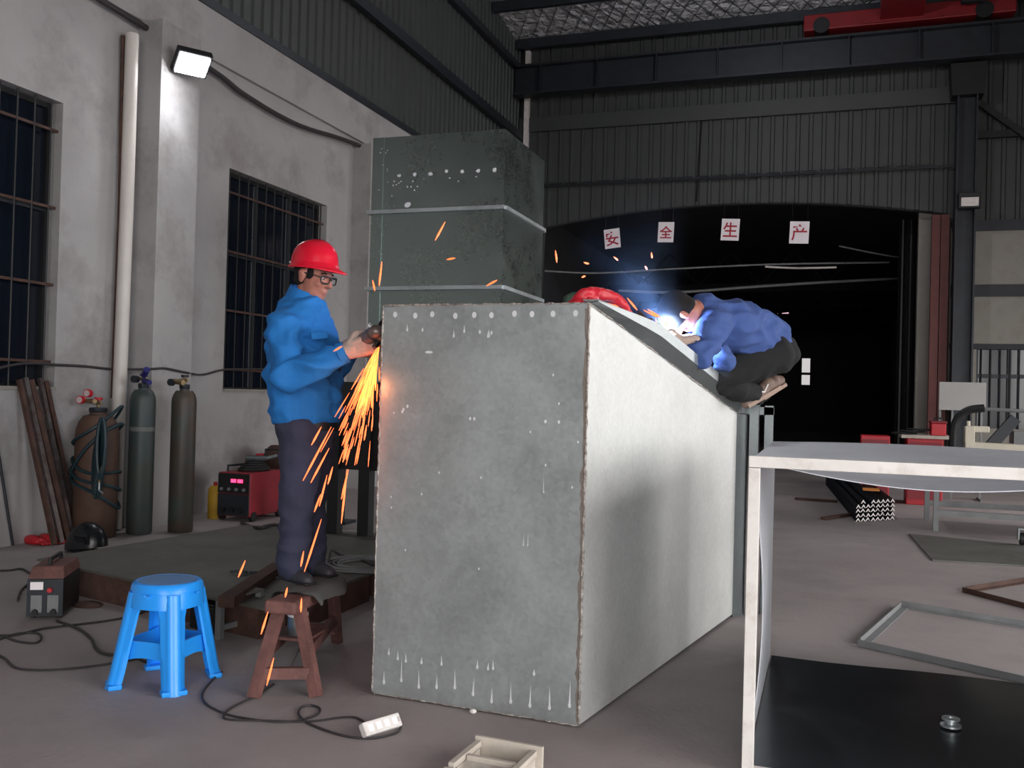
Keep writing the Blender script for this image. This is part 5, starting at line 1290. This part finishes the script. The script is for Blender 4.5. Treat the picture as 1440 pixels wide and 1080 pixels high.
# red jacket-like bundle on the hopper's top edge, and the green cloth behind it
b = MB(); P_ = lambda x, y, d: dp(x, y, d)
rr = [(800, 428, 4.35), (812, 420, 4.35), (824, 412, 4.35), (840, 413, 4.4), (858, 417, 4.45), (872, 425, 4.5), (884, 440, 4.55), (892, 452, 4.6)]
b.tube(smoothpts([P_(*q) for q in rr], 4), [.012+.016*math.sin(math.pi*k/28)**.7 for k in range(29)], 10)
b.caps(P_(830, 424, 4.3), P_(846, 428, 4.3), .022, .016); b.caps(P_(808, 427, 4.32), P_(836, 418, 4.36), .014, .02)
remesh('red_cloth', b, m_red, None, .007, 2, noise=.008, nscale=16, seed=3)
rc = bpy.data.objects['red_cloth']; tag(rc, 'crumpled red cloth strap draped over the hopper\'s top corner', 'cloth')
b = MB().ell(dp(806, 424, 5.4), (.06, .05, .05)).ell(dp(816, 420, 5.4), (.05, .05, .04)).ell(dp(808, 446, 5.4), (.05, .05, .14))
remesh('green_rag', b, M('green_cloth', (52, 74, 60), .9, 0, .2, 10), None, .012, 3, noise=.012, nscale=12, seed=4)
tag(bpy.data.objects['green_rag'], 'dull green rag behind the red cloth on the hopper top', 'rag')
t = thing('clamp', 'dark ground clamp gripping the sloping edge just left of the arc', 'clamp', dp(912, 455, 4.85).to_tuple())
part('jaw', MB().obox(dp(911, 452, 4.85), .05, .05, .03).obox(dp(909, 462, 4.85), .03, .04, .05), m_rust, t)
part('clamp_grip', MB().cyl(dp(911, 452, 4.85), dp(899, 440, 4.9), .012, n=8), m_rust, t, smooth=True)

# ================================================================== SPARKS AND SMOKE
def needle(mb, a, c, r):
    a, c = V(a), V(c); m_ = a.lerp(c, .7); mb.tube([a, a.lerp(c, .3), m_, c], [r*.25, r*.8, r, r*.35], 5); return mb
rng = random.Random(11)
src = (534, 486)
def spray(n, a0, a1, l0, l1, m, nm, lb, r0):
    b = MB()
    for k in range(n):
        an = rng.gauss((a0+a1)/2, (a1-a0)/4); st = abs(rng.gauss(0, 1))*l0; ln = rng.uniform(14, 46)
        if st+ln > l1: st = rng.uniform(0, l1*.5)
        x0 = src[0]+rng.uniform(-4, 0)-math.sin(an)*st; y0 = src[1]+math.cos(an)*st
        x1 = x0-math.sin(an)*ln; y1 = y0+math.cos(an)*ln; d = 4.33+rng.uniform(-.03, .06)-.0007*st
        needle(b, dp(x0, y0, d), dp(x1, y1, d-.02), r0*rng.uniform(.6, 1.1))
    return solo(nm, b, m, lb, 'sparks', kind='stuff')
spray(95, .08, .42, 52, 105, m_sparkhot, 'spark_shower', 'dense white-gold heart of the spark shower under the angle grinder', .0036)
spray(120, .05, .55, 95, 185, m_spark, 'spark_shower', 'orange outer streaks of the spark shower falling from the grinder', .0032)
one = [(345, 788, 335, 812), (452, 730, 428, 804), (377, 860, 367, 892), (424, 841, 423, 861), (385, 925, 375, 964), (488, 660, 480, 736), (452, 600, 438, 626),
       (466, 600, 426, 676), (463, 630, 437, 679), (468, 656, 461, 681), (460, 668, 449, 712), (490, 660, 480, 702), (451, 695, 442, 720), (490, 625, 482, 650), (427, 775, 423, 797), (404, 826, 401, 840), (408, 1060, 406, 1082), (537, 368, 533, 402), (524, 394, 527, 409), (628, 365, 640, 363), (684, 402, 699, 394), (626, 312, 612, 338), (469, 494, 481, 487)]
for x0, y0, x1, y1 in one:
    d = 4.3 if x1 > 515 else (3.9 if y1 > 830 else 4.2)
    solo('flying_spark', needle(MB(), dp(x0, y0, d), dp(x1, y1, d-.03), .0048), m_spark, 'lone orange spark flying free of the grinder\'s shower', 'spark', 'sparks flying from the grinder')
two = [(781, 352, 783, 369), (821, 369, 828, 371), (863, 361, 869, 366), (916, 355, 917, 363), (907, 374, 910, 379), (818, 390, 823, 388), (882, 419, 896, 436), (839, 414, 839, 422), (846, 424, 866, 431), (858, 424, 876, 438), (866, 431, 884, 440), (881, 436, 900, 448), (867, 443, 881, 450), (905, 436, 925, 446), (911, 435, 930, 447), (896, 449, 905, 457), (915, 460, 932, 470), (922, 448, 926, 462), (934, 452, 940, 460)]
for x0, y0, x1, y1 in two:
    solo('weld_spark', needle(MB(), dp(x0, y0, 4.95), dp(x1, y1, 5.0), .0055), m_spark, 'lone orange spark thrown off by the welding arc', 'spark', 'sparks flying from the welding arc')
gl_ = bpy.data.lights.new('grinding_glow', 'POINT'); gl_.energy = 1.0; gl_.color = (1, .32, .12); gl_.shadow_soft_size = .06
go = bpy.data.objects.new('grinding_glow', gl_); COL.objects.link(go); go.location = dp(512, 545, 4.25)
# smoke rising from the arc
m = bpy.data.materials.new('welding_smoke'); m.use_nodes = True; nt = m.node_tree; nt.nodes.clear(); N = nt.nodes.new; L = nt.links.new
out = N('ShaderNodeOutputMaterial'); pv = N('ShaderNodeVolumeScatter'); pv.inputs['Color'].default_value = (.4, .6, 1, 1); pv.inputs['Anisotropy'].default_value = .1  # blue light of the arc put into the scatter colour
g = N('ShaderNodeNewGeometry'); n_ = N('ShaderNodeTexNoise'); n_.inputs['Scale'].default_value = 4.5; n_.inputs['Detail'].default_value = 5; L(g.outputs['Position'], n_.inputs['Vector'])
pA, pB = dp(938, 478, 5.25), dp(878, 300, 5.55); ax_ = (pB-pA).normalized(); Lp = (pB-pA).length
def vm(op, a, b_=None):
    q = N('ShaderNodeVectorMath'); q.operation = op
    for i, x in enumerate((a, b_)):
        if x is None: continue
        if hasattr(x, 'is_linked') or hasattr(x, 'links'): L(x, q.inputs[i])
        else: q.inputs[i].default_value = x
    return q
def ma(op, a, b_, clamp=False):
    q = N('ShaderNodeMath'); q.operation = op; q.use_clamp = clamp
    for i, x in enumerate((a, b_)):
        if hasattr(x, 'links'): L(x, q.inputs[i])
        else: q.inputs[i].default_value = x
    return q.outputs[0]
rel = vm('SUBTRACT', g.outputs['Position'], tuple(pA)).outputs[0]
along = vm('DOT_PRODUCT', rel, tuple(ax_)).outputs['Value']
dist = vm('LENGTH', vm('CROSS_PRODUCT', rel, tuple(ax_)).outputs[0]).outputs['Value']
rad = ma('MULTIPLY_ADD', along, .40); rad.node.inputs[2].default_value = .11
core = ma('SUBTRACT', 1.0, ma('DIVIDE', dist, rad), True)
fade = ma('SUBTRACT', 1.0, ma('DIVIDE', along, Lp), True)
mr = N('ShaderNodeMapRange'); mr.inputs['From Min'].default_value = .36; mr.inputs['From Max'].default_value = .7; mr.inputs['To Max'].default_value = 1.5; L(n_.outputs['Fac'], mr.inputs[0])
dens = ma('MULTIPLY', ma('MULTIPLY', core, fade), mr.outputs[0])
L(dens, pv.inputs['Density']); L(pv.outputs[0], out.inputs['Volume'])
b = MB(); pth = [(938, 478), (930, 450), (922, 420), (908, 385), (890, 345), (872, 310)]
b.tube([dp(x, y, 5.25+.05*i) for i, (x, y) in enumerate(pth)], [.08, .15, .22, .29, .36, .42], 16)
solo('welding_smoke', b, m, 'thin smoke drifting up from the welding arc, coloured with its blue light', 'smoke', kind='stuff')
